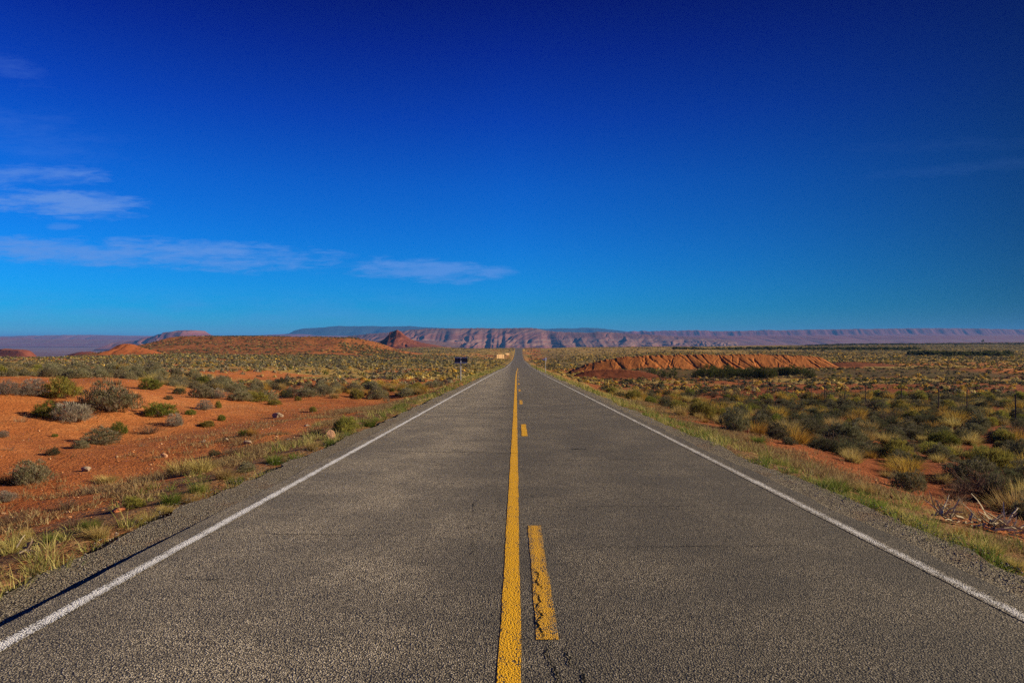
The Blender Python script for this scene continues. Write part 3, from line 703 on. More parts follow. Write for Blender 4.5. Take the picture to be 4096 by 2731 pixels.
ADJ = dict(dusky_sage='dark grey-green sagebrush', sagebrush='grey-green sagebrush', dark_shrub='dark low shrub', grey_shrub='dry grey twiggy shrub', green_shrub='fresh green shrub', olive_shrub='yellow-green shrub', tamarisk='dark green thicket bush',
           rabbitbrush='golden rounded bush', dry_grass='straw-coloured grass tussock', green_grass='bright green grass clump', dead_shrub='brown leafless shrub', pale_stalks='clump of pale dead stalks')
# the plants one can point at in the photograph: base point and size in its pixels (4096 wide), kind, label
S, D, G, N_, O, R, Y, E, B, P = 'sagebrush', 'dark_shrub', 'grey_shrub', 'green_shrub', 'olive_shrub', 'rabbitbrush', 'dry_grass', 'green_grass', 'dead_shrub', 'pale_stalks'
LIST = [
 (440, 1642, 213, 124, S, 'largest grey-green sagebrush crowning the red sand bank left of the road'),
 (244, 1590, 140, 78, O, 'yellow-green shrub touching the left side of the largest sagebrush on the sand bank'),
 (122, 1581, 118, 72, G, 'dark grey shrub with bare white stems, left of the yellow-green one on the bank'),
 (20, 1578, 90, 60, G, 'grey shrub cut by the left picture edge at the top of the sand bank'),
 (192, 1668, 104, 61, N_, 'dark green shrub leaning against a silvery dead one, lower on the sand bank'),
 (300, 1684, 143, 96, G, 'silvery dead shrub beside a dark green one on the sand bank face'),
 (80, 1688, 57, 37, P, 'small pale tuft alone on bare sand near the left picture edge'),
 (640, 1662, 120, 58, N_, 'bright green shrub on open red sand with a purple-grey one at its right foot'),
 (705, 1703, 74, 56, G, 'purple-grey dry shrub at the right foot of a bright green shrub'),
 (605, 1558, 80, 52, N_, 'fresh green bush right of the largest sagebrush at the bank top'),
 (716, 1577, 52, 28, D, 'small dark mound-shaped shrub in front of a straw tuft at the bank edge'),
 (675, 1598, 35, 20, D, 'tiny dark shrub just below the mound-shaped one on the bank edge'),
 (724, 1565, 52, 32, Y, 'pale straw tuft behind a small dark mound-shaped shrub'),
 (818, 1640, 60, 44, G, 'grey-green wispy bush on the sand slope left of a tiny olive one'),
 (876, 1632, 28, 32, O, 'tiny olive bush right of the grey wispy bush on the sand slope'),
 (762, 1659, 45, 24, N_, 'low flat green plant below the grey wispy bush on the slope'),
 (884, 1683, 36, 28, N_, 'small round green bush casting its shadow left on open sand'),
 (825, 1706, 65, 28, O, 'low spreading olive plant in front of the small round green bush'),
 (600, 1735, 95, 50, B, 'sprawling brown dead bush on bare sand below the bright green shrub'),
 (475, 1738, 74, 48, N_, 'ball-shaped green bush behind a spreading sagebrush on the red flat'),
 (405, 1776, 140, 66, S, 'wide spreading sagebrush in front of the ball-shaped green bush'),
 (322, 1793, 60, 45, S, 'small tufted sagebrush just left of the wide spreading one'),
 (218, 1747, 27, 14, N_, 'tiny green sprig alone on the open red sand'),
 (214, 1818, 56, 33, D, 'small dark twiggy shrub alone on the red sand above the pale rock'),
 (40, 1800, 60, 22, P, 'flat pale plant near the left picture edge on red sand'),
 (8, 1748, 50, 30, G, 'grey tuft half out of the picture at the left edge'),
 (115, 1932, 150, 96, S, 'big feathery sagebrush beside a golden bush at the lower left'),
 (25, 1936, 80, 45, R, 'golden bush at the foot of the big feathery sagebrush, left picture edge'),
 (575, 1785, 55, 28, P, 'pale ragged tuft alone on the red flat'),
 (725, 1894, 110, 70, Y, 'left half of the tall golden grass clump beyond the left verge'),
 (806, 1890, 110, 76, Y, 'right half of the tall golden grass clump beyond the left verge'),
 (857, 1820, 45, 26, D, 'little dark shrub just behind the tall golden grass clump'),
 (935, 1818, 75, 42, B, 'olive-brown rounded twiggy bush right of the little dark shrub'),
 (975, 1741, 48, 26, N_, 'left one of a low green pair on the red wash'),
 (1012, 1740, 50, 34, R, 'right yellowish one of a low pair on the red wash'),
 (1251, 1647, 36, 24, O, 'small yellow-green bush alone in the middle of the red flat'),
 (1193, 1602, 26, 20, O, 'little olive bush with a dark shadow at the far edge of the red flat'),
 (1098, 1620, 52, 26, O, 'flat-topped olive bush in front of the shrub row at the flat edge'),
 (1428, 1596, 58, 45, O, 'tall yellow-green bush where the red flat meets the scrub'),
 (1340, 1592, 36, 28, Y, 'straw tuft left of the tall yellow-green bush at the flat edge'),
 (1230, 1587, 92, 46, S, 'large pale sagebrush right end of the shrub row behind the red flat'),
 (1150, 1590, 50, 36, D, 'dark shrub against the left side of the large pale sagebrush'),
 (960, 1603, 92, 48, S, 'left sagebrush of the low row behind the red flat'),
 (1018, 1607, 96, 48, O, 'olive bush in the middle of the low row behind the red flat'),
 (1072, 1603, 76, 46, S, 'grey bush between olive ones in the row behind the red flat'),
 (808, 1590, 92, 62, S, 'big grey-green sagebrush at the right end of the sand bank crest'),
 (865, 1594, 90, 45, G, 'dusty grey shrub sloping down right from the bank crest'),
 (815, 1548, 70, 50, N_, 'dark green upright bush behind the bank crest'),
 (1130, 1548, 62, 42, D, 'very dark round bush beside an orange sand patch'),
 (1373, 1724, 112, 64, O, 'large yellow-green bush growing out of the left road verge'),
 (1261, 1738, 92, 38, B, 'low brown dead shrub left of the large yellow-green verge bush'),
 (397, 2150, 112, 62, Y, 'pale straw tussock spilling onto the gravel in front of a green clump'),
 (362, 2118, 82, 55, E, 'dark green clump behind the pale straw tussock at the gravel edge'),
 (594, 2092, 88, 60, Y, 'bushy pale tussock hanging over the gravel edge, left verge'),
 (660, 2050, 76, 40, Y, 'combed-over straw tussock below the bright green clump'),
 (685, 2014, 100, 58, E, 'biggest bright green grass clump on the near left verge'),
 (765, 2018, 62, 58, Y, 'upright straw tuft right of the biggest green grass clump'),
 (790, 1968, 60, 42, E, 'green grass clump behind the upright straw tuft, left verge'),
 (205, 2165, 72, 45, E, 'green clump low on the left verge near three bare twigs'),
 (50, 2205, 115, 62, Y, 'broad pale tussock in the lower left corner of the verge'),
 (107, 2150, 54, 46, Y, 'thin straw tuft behind the broad pale corner tussock'),
 (45, 2095, 95, 52, B, 'reddish dead shrub at the left edge behind the verge grass'),
 (290, 2108, 115, 55, B, 'wide brown dead shrub left of the green verge clump'),
 (385, 1972, 128, 46, B, 'long low brown shrub beyond the verge with straw above it'),
 (430, 1930, 92, 40, Y, 'thin straw grass above the long low brown shrub'),
 (540, 2030, 82, 55, O, 'olive half-dry bush beside the flat red slab'),
 (270, 2035, 105, 48, B, 'brown twig bush on red gravelly soil, left of the flat slab'),
 (25, 2005, 75, 52, G, 'grey dead bush at the left picture edge above the verge'),
 (890, 1912, 96, 54, Y, 'gold straw tuft at the front right of the tall golden clump'),
 (945, 1935, 62, 40, E, 'green clump at the gravel edge right of the gold straw tuft'),
 (985, 1885, 76, 40, S, 'grey-olive bush on the verge behind a green clump'),
 (1098, 1857, 76, 50, E, 'left of two bright green clumps on the middle left verge'),
 (1180, 1852, 76, 48, E, 'right of two bright green clumps on the middle left verge'),
 (1245, 1800, 72, 48, Y, 'tall straw grass between the green clumps and the standing stone'),
 (1316, 1785, 52, 42, E, 'green clump at the foot of the standing tan stone'),
 (1395, 1752, 64, 36, E, 'green verge clump in front of the large yellow-green bush'),
 (1480, 1705, 70, 38, E, 'dark green verge clump right of the large yellow-green bush'),
 (2720, 1664, 66, 56, Y, 'pale upright grass clump nearest the white line, right of the road'),
 (2785, 1650, 46, 54, O, 'tall yellow-green tuft between a pale clump and a golden bush'),
 (2831, 1678, 74, 50, R, 'golden rounded bush left of the twin big sagebrushes'),
 (2820, 1690, 32, 22, R, 'little golden tuft in front of a golden rounded bush'),
 (2938, 1727, 112, 108, S, 'left one of the twin big sagebrushes right of the road'),
 (2888, 1682, 52, 46, N_, 'green shrub hugging the left twin sagebrush'),
 (3040, 1732, 104, 94, S, 'right one of the twin big sagebrushes right of the road'),
 (3105, 1704, 58, 50, N_, 'green shrub hugging the right twin sagebrush'),
 (3140, 1722, 62, 42, S, 'low sagebrush just right of the twin pair'),
 (3235, 1736, 142, 68, S, 'wide dark sagebrush behind the round orange bush'),
 (3231, 1779, 84, 52, R, 'round orange bush on red gravel in front of wide dark sagebrush'),
 (3350, 1768, 122, 80, S, 'tall dark sagebrush right of the round orange bush'),
 (2668, 1622, 60, 42, S, 'sagebrush behind the pale upright grass clump on the right'),
 (2608, 1604, 54, 40, S, 'grey-green sagebrush left of the pale clump, beyond the verge'),
 (3790, 1677, 72, 50, R, 'bright golden ball of a bush between fence posts'),
 (3715, 1699, 132, 44, D, 'dark low shrub in the shade left of the golden ball bush'),
 (3616, 1818, 104, 50, P, 'pale spiky tuft rising behind the orange hump'),
 (3630, 1866, 138, 54, R, 'orange hump of a bush in front of the pale spiky tuft'),
 (3745, 1822, 132, 56, O, 'low olive shrub right of the pale spiky tuft'),
 (3960, 1878, 182, 108, O, 'largest olive-green bush at the right of the picture'),
 (3880, 1917, 190, 98, S, 'grey-tipped sagebrush in front of the largest olive bush'),
 (3975, 1970, 104, 90, D, 'dark shrub with a pale twig below the grey-tipped sagebrush'),
 (3785, 1784, 128, 66, N_, 'dull green shrub behind the low olive one on the right'),
 (3400, 1774, 130, 85, S, 'dense sagebrush left of the bare red patch by the right verge'),
 (3568, 1762, 92, 64, S, 'sagebrush with standing dead stalks behind it'),
 (3477, 1747, 84, 42, D, 'dark shrub between two sagebrushes near the bare red patch'),
 (3556, 1690, 64, 60, B, 'thin bare dead stalks standing against the shrubs on the right'),
 (3655, 1940, 88, 54, R, 'dry orange bush alone on red gravel below the orange hump'),
 (3850, 1965, 135, 60, B, 'reddish dead bush at the foot of the grey-tipped sagebrush'),
 (3836, 2022, 74, 52, P, 'white dead stalks fanning from the red soil near the right verge'),
 (3348, 1962, 112, 58, E, 'darkest green grass clump on the near right verge'),
 (3030, 1775, 70, 40, E, 'small bright green clump on the right verge below the twin sagebrushes'),
 (3470, 1975, 90, 60, Y, 'straw grass right of the darkest green clump on the right verge'),
 (3600, 2062, 62, 46, Y, 'single straw tuft at the gravel edge with bare soil around'),
 (3836, 2145, 60, 55, R, 'yellow upright tuft on the lower right verge'),
 (3960, 2215, 120, 62, Y, 'wide straw clump at the lower right verge below the dead branches'),
 (4060, 2270, 90, 56, Y, 'straw clump nearest the right picture edge on the verge'),
 (4072, 1860, 112, 120, S, 'tall dark sagebrush cut by the right picture edge'),
 (3917, 1722, 92, 80, S, 'upright grey sagebrush behind a fence post at the right'),
 (4065, 1752, 74, 76, B, 'brown dead bush at the right picture edge behind the fence'),
 (2003, 1391, 14, 9, D, 'lone dark bush on the skyline left of the road crest'),
]
hx, hy, hs = [], [], []
for (px, py, pw, ph, kind, lab) in LIST:
    q = pix(px, py)
    if q is None: continue
    x, y, z = q; s = y / 2786.0
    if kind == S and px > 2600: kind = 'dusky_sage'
    plant(kind, x, y, pw * s, ph * s * 1.05, lab, parts=pw > 30)
    hx.append(x); hy.append(y); hs.append(pw * s)
hx, hy, hs = map(np.array, (hx, hy, hs))

# ---- the scrub: every clump has a place, a kind and a size; the largest in view are things, the rest cover
def lod(kind, level, r):
    pal, p = PAL[kind]
    globals()['_r'] = r
    grassy = kind in ('dry_grass', 'green_grass', 'rabbitbrush', 'pale_stalks')
    if level == 1:
        if grassy: return tussock(kind, r, 70, .035, 1.1, 2)
        f, s = dome_bush(kind, r, 60, 5, .16, .042, .7, 12); V, T, Cc = cat_parts([f, s]); return V, T, Cc
    n = 26 if level == 2 else 9
    d = r.normal(size=(n, 3)); d[:, 2] = np.abs(d[:, 2]); d /= np.linalg.norm(d, axis=1)[:, None]
    c = d * (.30 + .14 * r.random((n, 1))) * np.array([1, 1, 1.25])
    a = r.normal(size=(n, 3)); a = np.cross(d + .6 * r.normal(size=(n, 3)), a); a /= np.linalg.norm(a, axis=1)[:, None]
    b = np.cross(d, a); b[:, 2] += .6; sz = (.24 if level == 2 else .42) * (.7 + .6 * r.random((n, 1)))
    v = np.stack([c - a * sz * .6 - b * sz * .5, c + a * sz * .6 - b * sz * .5, c + b * sz * .75], 1)
    v[..., 2] = np.maximum(v[..., 2], -.03)
    k = r.choice(len(pal), n, p=p)
    return v.reshape(-1, 3), np.arange(n * 3).reshape(n, 3), np.repeat(np.array(pal)[k] * (1 + (r.random((n, 1)) - .5) * .5), 3, 0)
def bake(name, recs, label=None):
    """recs: list of (kind, level, x, y, z, w, h) arrays -> ONE stuff mesh"""
    parts = []
    for kind, level, x, y, z, w, h in recs:
        if len(x) == 0: continue
        sel = rng.integers(0, 4, len(x))
        for s in range(4):
            V, T, Cc = lod(kind, level, np.random.default_rng(5000 + s * 7 + level * 100 + list(BUILD).index(kind)))
            i = np.nonzero(sel == s)[0]
            if len(i) == 0: continue
            a = rng.random(len(i)) * 6.283; ca, sa = np.cos(a)[:, None], np.sin(a)[:, None]
            X = (V[None, :, 0] * ca - V[None, :, 1] * sa) * w[i][:, None] + x[i][:, None]
            Yy = (V[None, :, 0] * sa + V[None, :, 1] * ca) * w[i][:, None] + y[i][:, None]
            Z = V[None, :, 2] * h[i][:, None] + z[i][:, None]
            tint = (.72 + .56 * rng.random(len(i)))[:, None, None]
            parts.append((np.stack([X, Yy, Z], -1).reshape(-1, 3), (T[None] + (np.arange(len(i)) * len(V))[:, None, None]).reshape(-1, 3), (Cc[None] * tint).reshape(-1, 3)))
    if not parts: return
    V, T, Cc = cat_parts(parts)
    o = link(name, mesh_of(name, V, T, Cc, [MAT['foliage']]), kind='stuff', label=label)
    return o

def scatter(n, ya, yb, ulim=.80, power=.5):
    """points of even density in the wedge of ground in front of the road"""
    y = np.sqrt(rng.random(n) * (yb ** 2 - ya ** 2) + ya ** 2); x = (rng.random(n) * 2 - 1) * (1.1 * y + 16)
    return x, y
def kinds_at(x, y):
    """per point: the plant that grows there (or none)"""
    xr = x - road_x(np.minimum(y, 1400)); n = len(x); u = x / y
    g, sc, cl, va = covers(x, y)
    pch = fbm(x / 11, y / 11, 171, 3); pch2 = fbm(x / 40, y / 25, 175, 3); rr = rng.random(n); keep = rng.random(n)
    k = np.full(n, '', dtype=object); dens = np.zeros(n)
    left, right = xr < -6.3, xr > 7.2
    # left: open red flat up to 34 m, then sage patches
    bare = (xr > -27) & (y < 42)
    dens = np.where(left, np.where(bare, 0.0, sst(pch, .42, .60) * .60 + .10), dens)
    dens = np.where(left & (y > 60), .30 + .6 * sst(pch2, .38, .55), dens)
    dens = np.where(left & (y > 38) & (y < 120) & (u < -.10), dens * (.10 + .9 * sst(fbm(x / 20, y / 8, 613, 3), .42, .54)), dens)
    wash = left & (np.abs(xr + 13) < 7) & (y < 62); dens = np.where(wash, dens * .30, dens)
    
    dens = np.where(right, np.where(y < 110, np.where(y < 45, 1.5, 1.5) * (.24 + .55 * sst(pch, .40, .58)) * np.where((xr < 8.8) & (y < 36), .45, 1), .40 + .5 * sst(pch2, .45, .6)), dens)
    dens = np.where(right & (y > 145) & (u < .34), .16 + .5 * sst(pch2, .52, .66), dens)
    dens = np.where(right & (x > 21) & (x < 88) & (y > 112) & (y < 158), np.where(y < 137, .30, .03), dens)
    near_road = (np.abs(xr) < 12 + y * .01) & (y > np.where(xr < 0, 46, 24)); dens = np.where(near_road, np.maximum(dens, .55), dens)
    dens = np.where(left | right, dens, 0)
    dens = dens * (1 - va)
    on = keep < dens
    sageish = sst(pch, .42, .60)
    ps = np.where(left, .40 + .22 * sageish, .40 + .18 * sageish)
    ps = np.where(near_road, .16, ps); ps = np.where(right & (y > 150) & (u < .34), .35, ps)
    k[on & (rr < ps)] = 'sagebrush'
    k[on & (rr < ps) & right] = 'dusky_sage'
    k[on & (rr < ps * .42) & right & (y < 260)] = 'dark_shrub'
    rest = on & (rr >= ps); q = (rr - ps) / np.maximum(1 - ps, .01)
    k[rest & (q < .50)] = 'dry_grass'; k[rest & (q >= .50) & (q < .68)] = 'rabbitbrush'; k[rest & (q >= .68) & (q < .80)] = 'dark_shrub'
    k[rest & (q >= .80) & (q < .88)] = 'olive_shrub'; k[rest & (q >= .88) & (q < .93)] = 'green_shrub'; k[rest & (q >= .93)] = 'dead_shrub'
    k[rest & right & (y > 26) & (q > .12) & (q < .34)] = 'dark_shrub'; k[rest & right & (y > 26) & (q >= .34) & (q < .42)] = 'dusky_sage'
    k[rest & near_road & (q >= .68) & (q < .82)] = 'dry_grass'
    return k
SIZE = dict(dusky_sage=(.62, .44), sagebrush=(.80, .56), dark_shrub=(.62, .40), olive_shrub=(.75, .55), green_shrub=(.70, .5), rabbitbrush=(.75, .55), dry_grass=(.62, .46), dead_shrub=(.75, .5))
bands = [(5, 60, 11600), (60, 200, 39000), (200, 480, 74000), (480, 1100, 84000)]
allp = []
for bi, (ya, yb, n) in enumerate(bands):
    x, y = scatter(n, ya, yb); k = kinds_at(x, y)
    m = k != ''
    x, y, k = x[m], y[m], k[m]
    if bi == 0:
        ok = np.ones(len(x), bool)
        for a, b, s in zip(hx, hy, hs): ok &= np.hypot(x - a, y - b) > s * .5 + .25
        x, y, k = x[ok], y[ok], k[ok]
    for kind in SIZE:
        i = np.nonzero(k == kind)[0]
        s = (.55 + .9 * rng.random(len(i)) ** 1.5)
        grow = 1.0 if bi == 0 else (1.08 if bi == 1 else (1.5 if bi == 2 else 2.3))
        w = SIZE[kind][0] * s * grow; h = SIZE[kind][1] * s * (.8 + .4 * rng.random(len(i))) * min(grow, 1.5)
        allp.append((kind, bi, x[i], y[i], land(x[i], y[i]) - .02, w, h))
QUOTA = dict(sagebrush=120, dusky_sage=130, dark_shrub=90, olive_shrub=60, green_shrub=50, rabbitbrush=130, dry_grass=170, dead_shrub=60)
rest = []
# bushes near something one can find are told apart by where they stand to it
MARKS = [(440, 1642, 'the largest sagebrush on the sand bank'), (300, 1684, 'the silvery dead shrub'), (1321, 1757, 'the standing tan stone'), (1373, 1724, 'the large yellow-green verge bush'),
         (1112, 1669, 'the heap-shaped whitish rock'), (2990, 1730, 'the twin big sagebrushes'), (3231, 1779, 'the round orange bush'), (3790, 1677, 'the golden ball bush'),
         (3630, 1866, 'the orange hump bush'), (3960, 1878, 'the largest olive-green bush'), (3985, 2125, 'the bleached branch heap'), (2720, 1664, 'the pale upright grass clump'),
         (3556, 1690, 'the standing dead stalks'), (1843, 1535, 'the dark-backed road sign'), (2182, 1494, 'the pennant sign'), (1428, 1596, 'the yellow-green bush at the flat edge'),
         (808, 1590, 'the sagebrush ending the bank crest'), (1130, 1548, 'the very dark round bush'), (2668, 1622, 'the sagebrush behind the pale clump'), (3235, 1736, 'the wide dark sagebrush'),
         (3400, 1774, 'the dense sagebrush by the red patch'), (605, 1558, 'the green bush on the bank top'), (122, 1581, 'the grey shrub with bare white stems')]
def rel_key(kind, x, y, z):
    px, py = 2048 + 2786 * x / y, 1365.5 - 2786 * (z - CZ) / y
    best = min(MARKS, key=lambda m: math.hypot(px - m[0], (py - m[1]) * 2))
    dx, dy = px - best[0], (py - best[1]) * 2
    dist = math.hypot(dx, dy)
    if dist > 330: return None
    rel = ('right of' if dx > 0 else 'left of') if abs(dx) > abs(dy) else ('in front of' if dy > 0 else 'behind')
    return (kind, rel, best[2]), dist
def zone(x, y):
    xr = x - road_x(y)
    side = 'left' if xr < 0 else 'right'
    if abs(xr) < 13: return 'close to the road verge on the ' + side + (' before the signs' if y < 70 else ' beyond the first sign')
    if side == 'right': return ('between the right verge and the wire fence' if xr < 23 else 'behind the wire fence') + (' in the foreground' if y < 48 else ' in the middle distance')
    return 'left of the road, ' + ('in the foreground by the sand bank' if y < 45 else 'on the plain before the orange hill')
SIZEW = lambda s: 'small' if s < .8 else ('medium-sized' if s < 1.1 else 'large')
for kind in SIZE:
    recs = [p for p in allp if p[0] == kind]
    near = recs[0]
    app = np.minimum(near[5], near[6] * 1.5) / near[3]
    vis = np.abs(near[2] / near[3]) < .745
    order = np.argsort(-np.where(vis, app, 0))[:QUOTA[kind]]
    sel = np.zeros(len(near[2]), bool); sel[order] = True
    keyed = {}; named = {}
    for i in np.nonzero(sel)[0]:
        q = rel_key(kind, near[2][i], near[3][i], near[4][i])
        if q: keyed.setdefault(q[0], []).append((q[1], i))
    for (kd, rel, mk), L in keyed.items():
        for o_, (dd, i) in zip(('nearest', 'second', 'third', 'fourth', 'fifth'), sorted(L)[:5]):
            named[i] = ('only ' if len(L) == 1 else o_ + ' ') + ADJ[kd] + ' ' + rel + ' ' + mk
    for i in np.nonzero(sel)[0]:
        zz = zone(near[2][i], near[3][i]); sz = SIZEW(near[5][i] / SIZE[kind][0])
        lab = sz + ' ' + ADJ[kind] + ' ' + zz
        plant(kind, near[2][i], near[3][i], near[5][i], near[6][i], named.get(i, lab), group=lab)
    rest.append((kind, 1) + tuple(a[~sel] for a in near[2:]))
    for b in recs[1:]: rest.append((kind, 2 if b[1] == 1 else 3) + tuple(b[2:]))
bake('desert_scrub', [r for r in rest if r[0] not in ('dry_grass', 'rabbitbrush')], 'grey-green scrub covering the plain on both sides of the road')
bake('dry_grass_cover', [r for r in rest if r[0] in ('dry_grass', 'rabbitbrush')], 'yellow dry grass tufts scattered between the scrub on the plain')
# shrubs dotted over the orange hill and the cone
def on_hill(tab, n, frac):
    xs, yy, Z = tab
    x = xs[0] + rng.random(n) * (xs[-1] - xs[0]); y = yy[0] + rng.random(n) * (450 - yy[0] if yy[-1] > 400 else yy[-1] - yy[0])
    return x, y, hill_h(tab, x, y)
x, y, z = on_hill(HILL, 15000, 1); k = rng.random(len(x)); s = .7 + .9 * rng.random(len(x))
kp = rng.random(len(x)) < .15 + 1.0 * sst(fbm(x / 22, y / 15, 505, 3), .38, .62); m1, m2 = kp & (k < .58), kp & (k >= .58)
x2, y2, z2 = on_hill(CONE, 160, 1)
bake('hill_scrub', [('dark_shrub', 3, x[m1], y[m1], z[m1] - .1, 1.2 * s[m1], .7 * s[m1]), ('dry_grass', 3, x[m2], y[m2], z[m2] - .1, 1.1 * s[m2], .5 * s[m2]),
                    ('dark_shrub', 3, x2, y2, z2 - .1, np.full(160, .9), np.full(160, .6))], 'dark specks of scrub dotted over the orange hill')
# thicket at the foot of the berm
r = np.random.default_rng(77)
for i in range(22):
    px = [1500, 1522, 1600, 1612, 1628, 1640, 1655, 1668, 1680, 1692, 1705, 1720, 1735, 1748, 1762, 1776, 1790, 1806, 1822, 1840, 1860, 1545][i]
    y = 112 + r.random() * 12; x = (px - 1176) / 1600 * y; s = (.75 + .6 * r.random()) * (1.0 if 1600 < px < 1830 else .7)
    plant('tamarisk', x, y, 2.5 * s, 1.9 * s, 'dark green thicket bush at the foot of the orange earth bank', group='thicket bushes below the earth bank')
x = 14 + 72 * rng.random(420); y = np.where(rng.random(420) < .6, 136.5 + rng.normal(size=420) * 1.6, 152 + rng.normal(size=420) * 1.5)
bake('berm_scrub', [('dark_shrub', 2, x[:200], y[:200], land(x[:200], y[:200]) - .05, .7 + .5 * rng.random(200), .5 + .3 * rng.random(200)), ('dry_grass', 2, x[200:], y[200:], land(x[200:], y[200:]) - .05, .5 + .4 * rng.random(220), .35 + .2 * rng.random(220))], 'low scrub along the foot of the orange earth bank')
# dark belts of far trees right of the road
def belt(name, pts, n, h, w, label):
    p = np.array(pts, float); t = rng.random(n) * (len(p) - 1); i = np.minimum(t.astype(int), len(p) - 2); f = t - i
    d = p[i, 1] * (1 - f) + p[i + 1, 1] * f + rng.normal(size=n) * p[i, 2]
    u = p[i, 0] * (1 - f) + p[i + 1, 0] * f; x = u * d
    s = .6 + .7 * rng.random(n)
    bake(name, [('tamarisk', 2, x, d, land(x, d) - .2, w * s, h * s)], label)
belt('distant_tree_belt', [(.23, 640, 8), (.32, 620, 20), (.42, 600, 25), (.50, 590, 25), (.585, 580, 14)], 520, 3.4, 5.0, 'long dark belt of trees across the far plain right of the road')
belt('distant_tree_belt', [(.572, 350, 5), (.62, 340, 12), (.68, 335, 12), (.715, 338, 6)], 230, 3.6, 4.2, 'short dark belt of trees in front of the long one, far right')
belt('distant_tree_belt', [(.42, 1150, 60), (.60, 1250, 90), (.78, 1300, 90)], 700, 3.2, 7.0, 'thin dark line of scrub along the far right skyline')

# verge grass: nobody could count it
def verge(side, seed):
    r = np.random.default_rng(seed); globals()['_r'] = r
    parts = []
    for ya, yb, dens, per, wd, hgt in ((2.5, 14, 15, 46, .0075, .17), (14, 32, 11, 26, .013, .19), (32, 80, 6, 13, .034, .22), (80, 230, 2.4, 8, .09, .28)):
        wv = 2.1 if side < 0 else 1.35
        n = int((yb - ya) * wv * dens)
        y = ya + (yb - ya) * r.random(n); o = r.random(n) ** 1.2 * wv
        inner = (-4.02 - .30 * (1 - sst(y, 5.0, 8.5)) - (fbm(y / 2.5, y * 0, 8, 3) - .5) * .4) if side < 0 else (4.28 + (fbm(y / 2.5, y * 0, 18, 3) - .5) * .4)
        x = road_x(y) + inner + side * o
        lo, hi = (.40, .54) if side < 0 else (.45, .57)
        if side > 0: dens *= 1.9; n = int((yb - ya) * wv * dens); y = ya + (yb - ya) * r.random(n); o = r.random(n) ** 1.2 * wv; inner = 4.24 + (fbm(y / 2.5, y * 0, 18, 3) - .5) * .4; x = road_x(y) + inner + side * o
        patch = fbm(x / (.9 if side < 0 else .6), y / (1.5 if side < 0 else 1.1), 201 + seed, 3); keep = r.random(n) < np.clip(sst(patch, lo, hi) * np.interp(o, [0, .3, 1.0, wv], [1.0, 1, .75, .25]) + (.12 if side < 0 else .04) * (o < .5), 0, 1)
        x, y, o = x[keep], y[keep], o[keep]; n = len(x)
        green = (fbm(x / 1.1, y / 1.9, 231 + seed, 3) * .8 + .2 * r.random(n)) > .53
        R_ = (.05 + .09 * r.random(n)) * (1 if ya < 14 else 1.4)
        off = r.normal(size=(n * per, 2)) * np.repeat(R_, per)[:, None] * .55
        X = np.repeat(x, per) + off[:, 0]; Yv = np.repeat(y, per) + off[:, 1]
        az = np.arctan2(off[:, 1], off[:, 0]) + r.normal(size=n * per) * .8
        le = np.clip(np.hypot(off[:, 0], off[:, 1]) / np.repeat(R_, per) * .55 + np.abs(r.normal(size=n * per)) * .25, 0, 1.2)
        tall = np.repeat((.45 + 1.0 * r.random(n) ** 1.4) * np.where(green, .85, 1.1), per)
        v, t, m = blades(np.stack([X, Yv, land(X, Yv) - .02], 1), az, le * .6, le * 1.6 + .15, hgt * (1.05 if side > 0 else 1.0) * tall * (.6 + .7 * r.random(n * per)), wd * (.6 + .8 * r.random(n * per)), 2, .2)
        pal = list(PAL['green_grass'][0]) + [(.42, .34, .125), (.33, .275, .085), (.50, .40, .17), (.26, .225, .06)]
        per_k = np.where(np.repeat(green, per), r.integers(0, 4, n * per), r.integers(4, 8, n * per))
        sw = r.random(n * per) < .18; per_k = np.where(sw, (per_k + 4) % 8, per_k)
        parts.append(colored(v, t, m, pal, None, per_k))
    V, T, Cc = cat_parts(parts)
    link('verge_grass', mesh_of('verge_grass', V, T, Cc, [MAT['grass_blades']]), kind='stuff', label='green and straw grass strip along the %s gravel edge' % ('left' if side < 0 else 'right'))
verge(-1, 301); verge(1, 302)
# sparse short dead grass over the near soil
r = np.random.default_rng(31); globals()['_r'] = r
n = 16000; y = 4 + 34 * r.random(n) ** 1.1; sgn = np.where(r.random(n) < .5, -1, 1); off = 5.2 + np.abs(r.normal(size=n)) * np.where(sgn < 0, 1.7, .9)
x = road_x(y) + sgn * off
ex = 1500; y = np.r_[y, 7 + 36 * r.random(ex)]; x = np.r_[x, -6 - 22 * r.random(ex)]; x[-ex // 3:] *= -.8; n = len(x)
per = 9; X = np.repeat(x, per) + r.normal(size=n * per) * .06; Yv = np.repeat(y, per) + r.normal(size=n * per) * .06
kp = np.repeat(fbm(x / 1.4, y / 1.4, 411, 3) > .46, per); X, Yv = X[kp], Yv[kp]; k = len(X)
v, t, m = blades(np.stack([X, Yv, land(X, Yv) - .015], 1), r.random(k) * 6.283, np.abs(r.normal(size=k)) * .5, np.abs(r.normal(size=k)) * .9 + .3, .05 + .10 * r.random(k), .010 + .008 * r.random(k), 2, .25)
v, t, c = colored(v, t, m, [(.34, .24, .11), (.26, .165, .075), (.20, .12, .06), (.40, .30, .15)], [.3, .3, .2, .2], None)
link('dead_grass', mesh_of('dead_grass', v, t, c, [MAT['grass_blades']]), kind='stuff', label='short dead brown grass thinly covering the soil beside both verges')

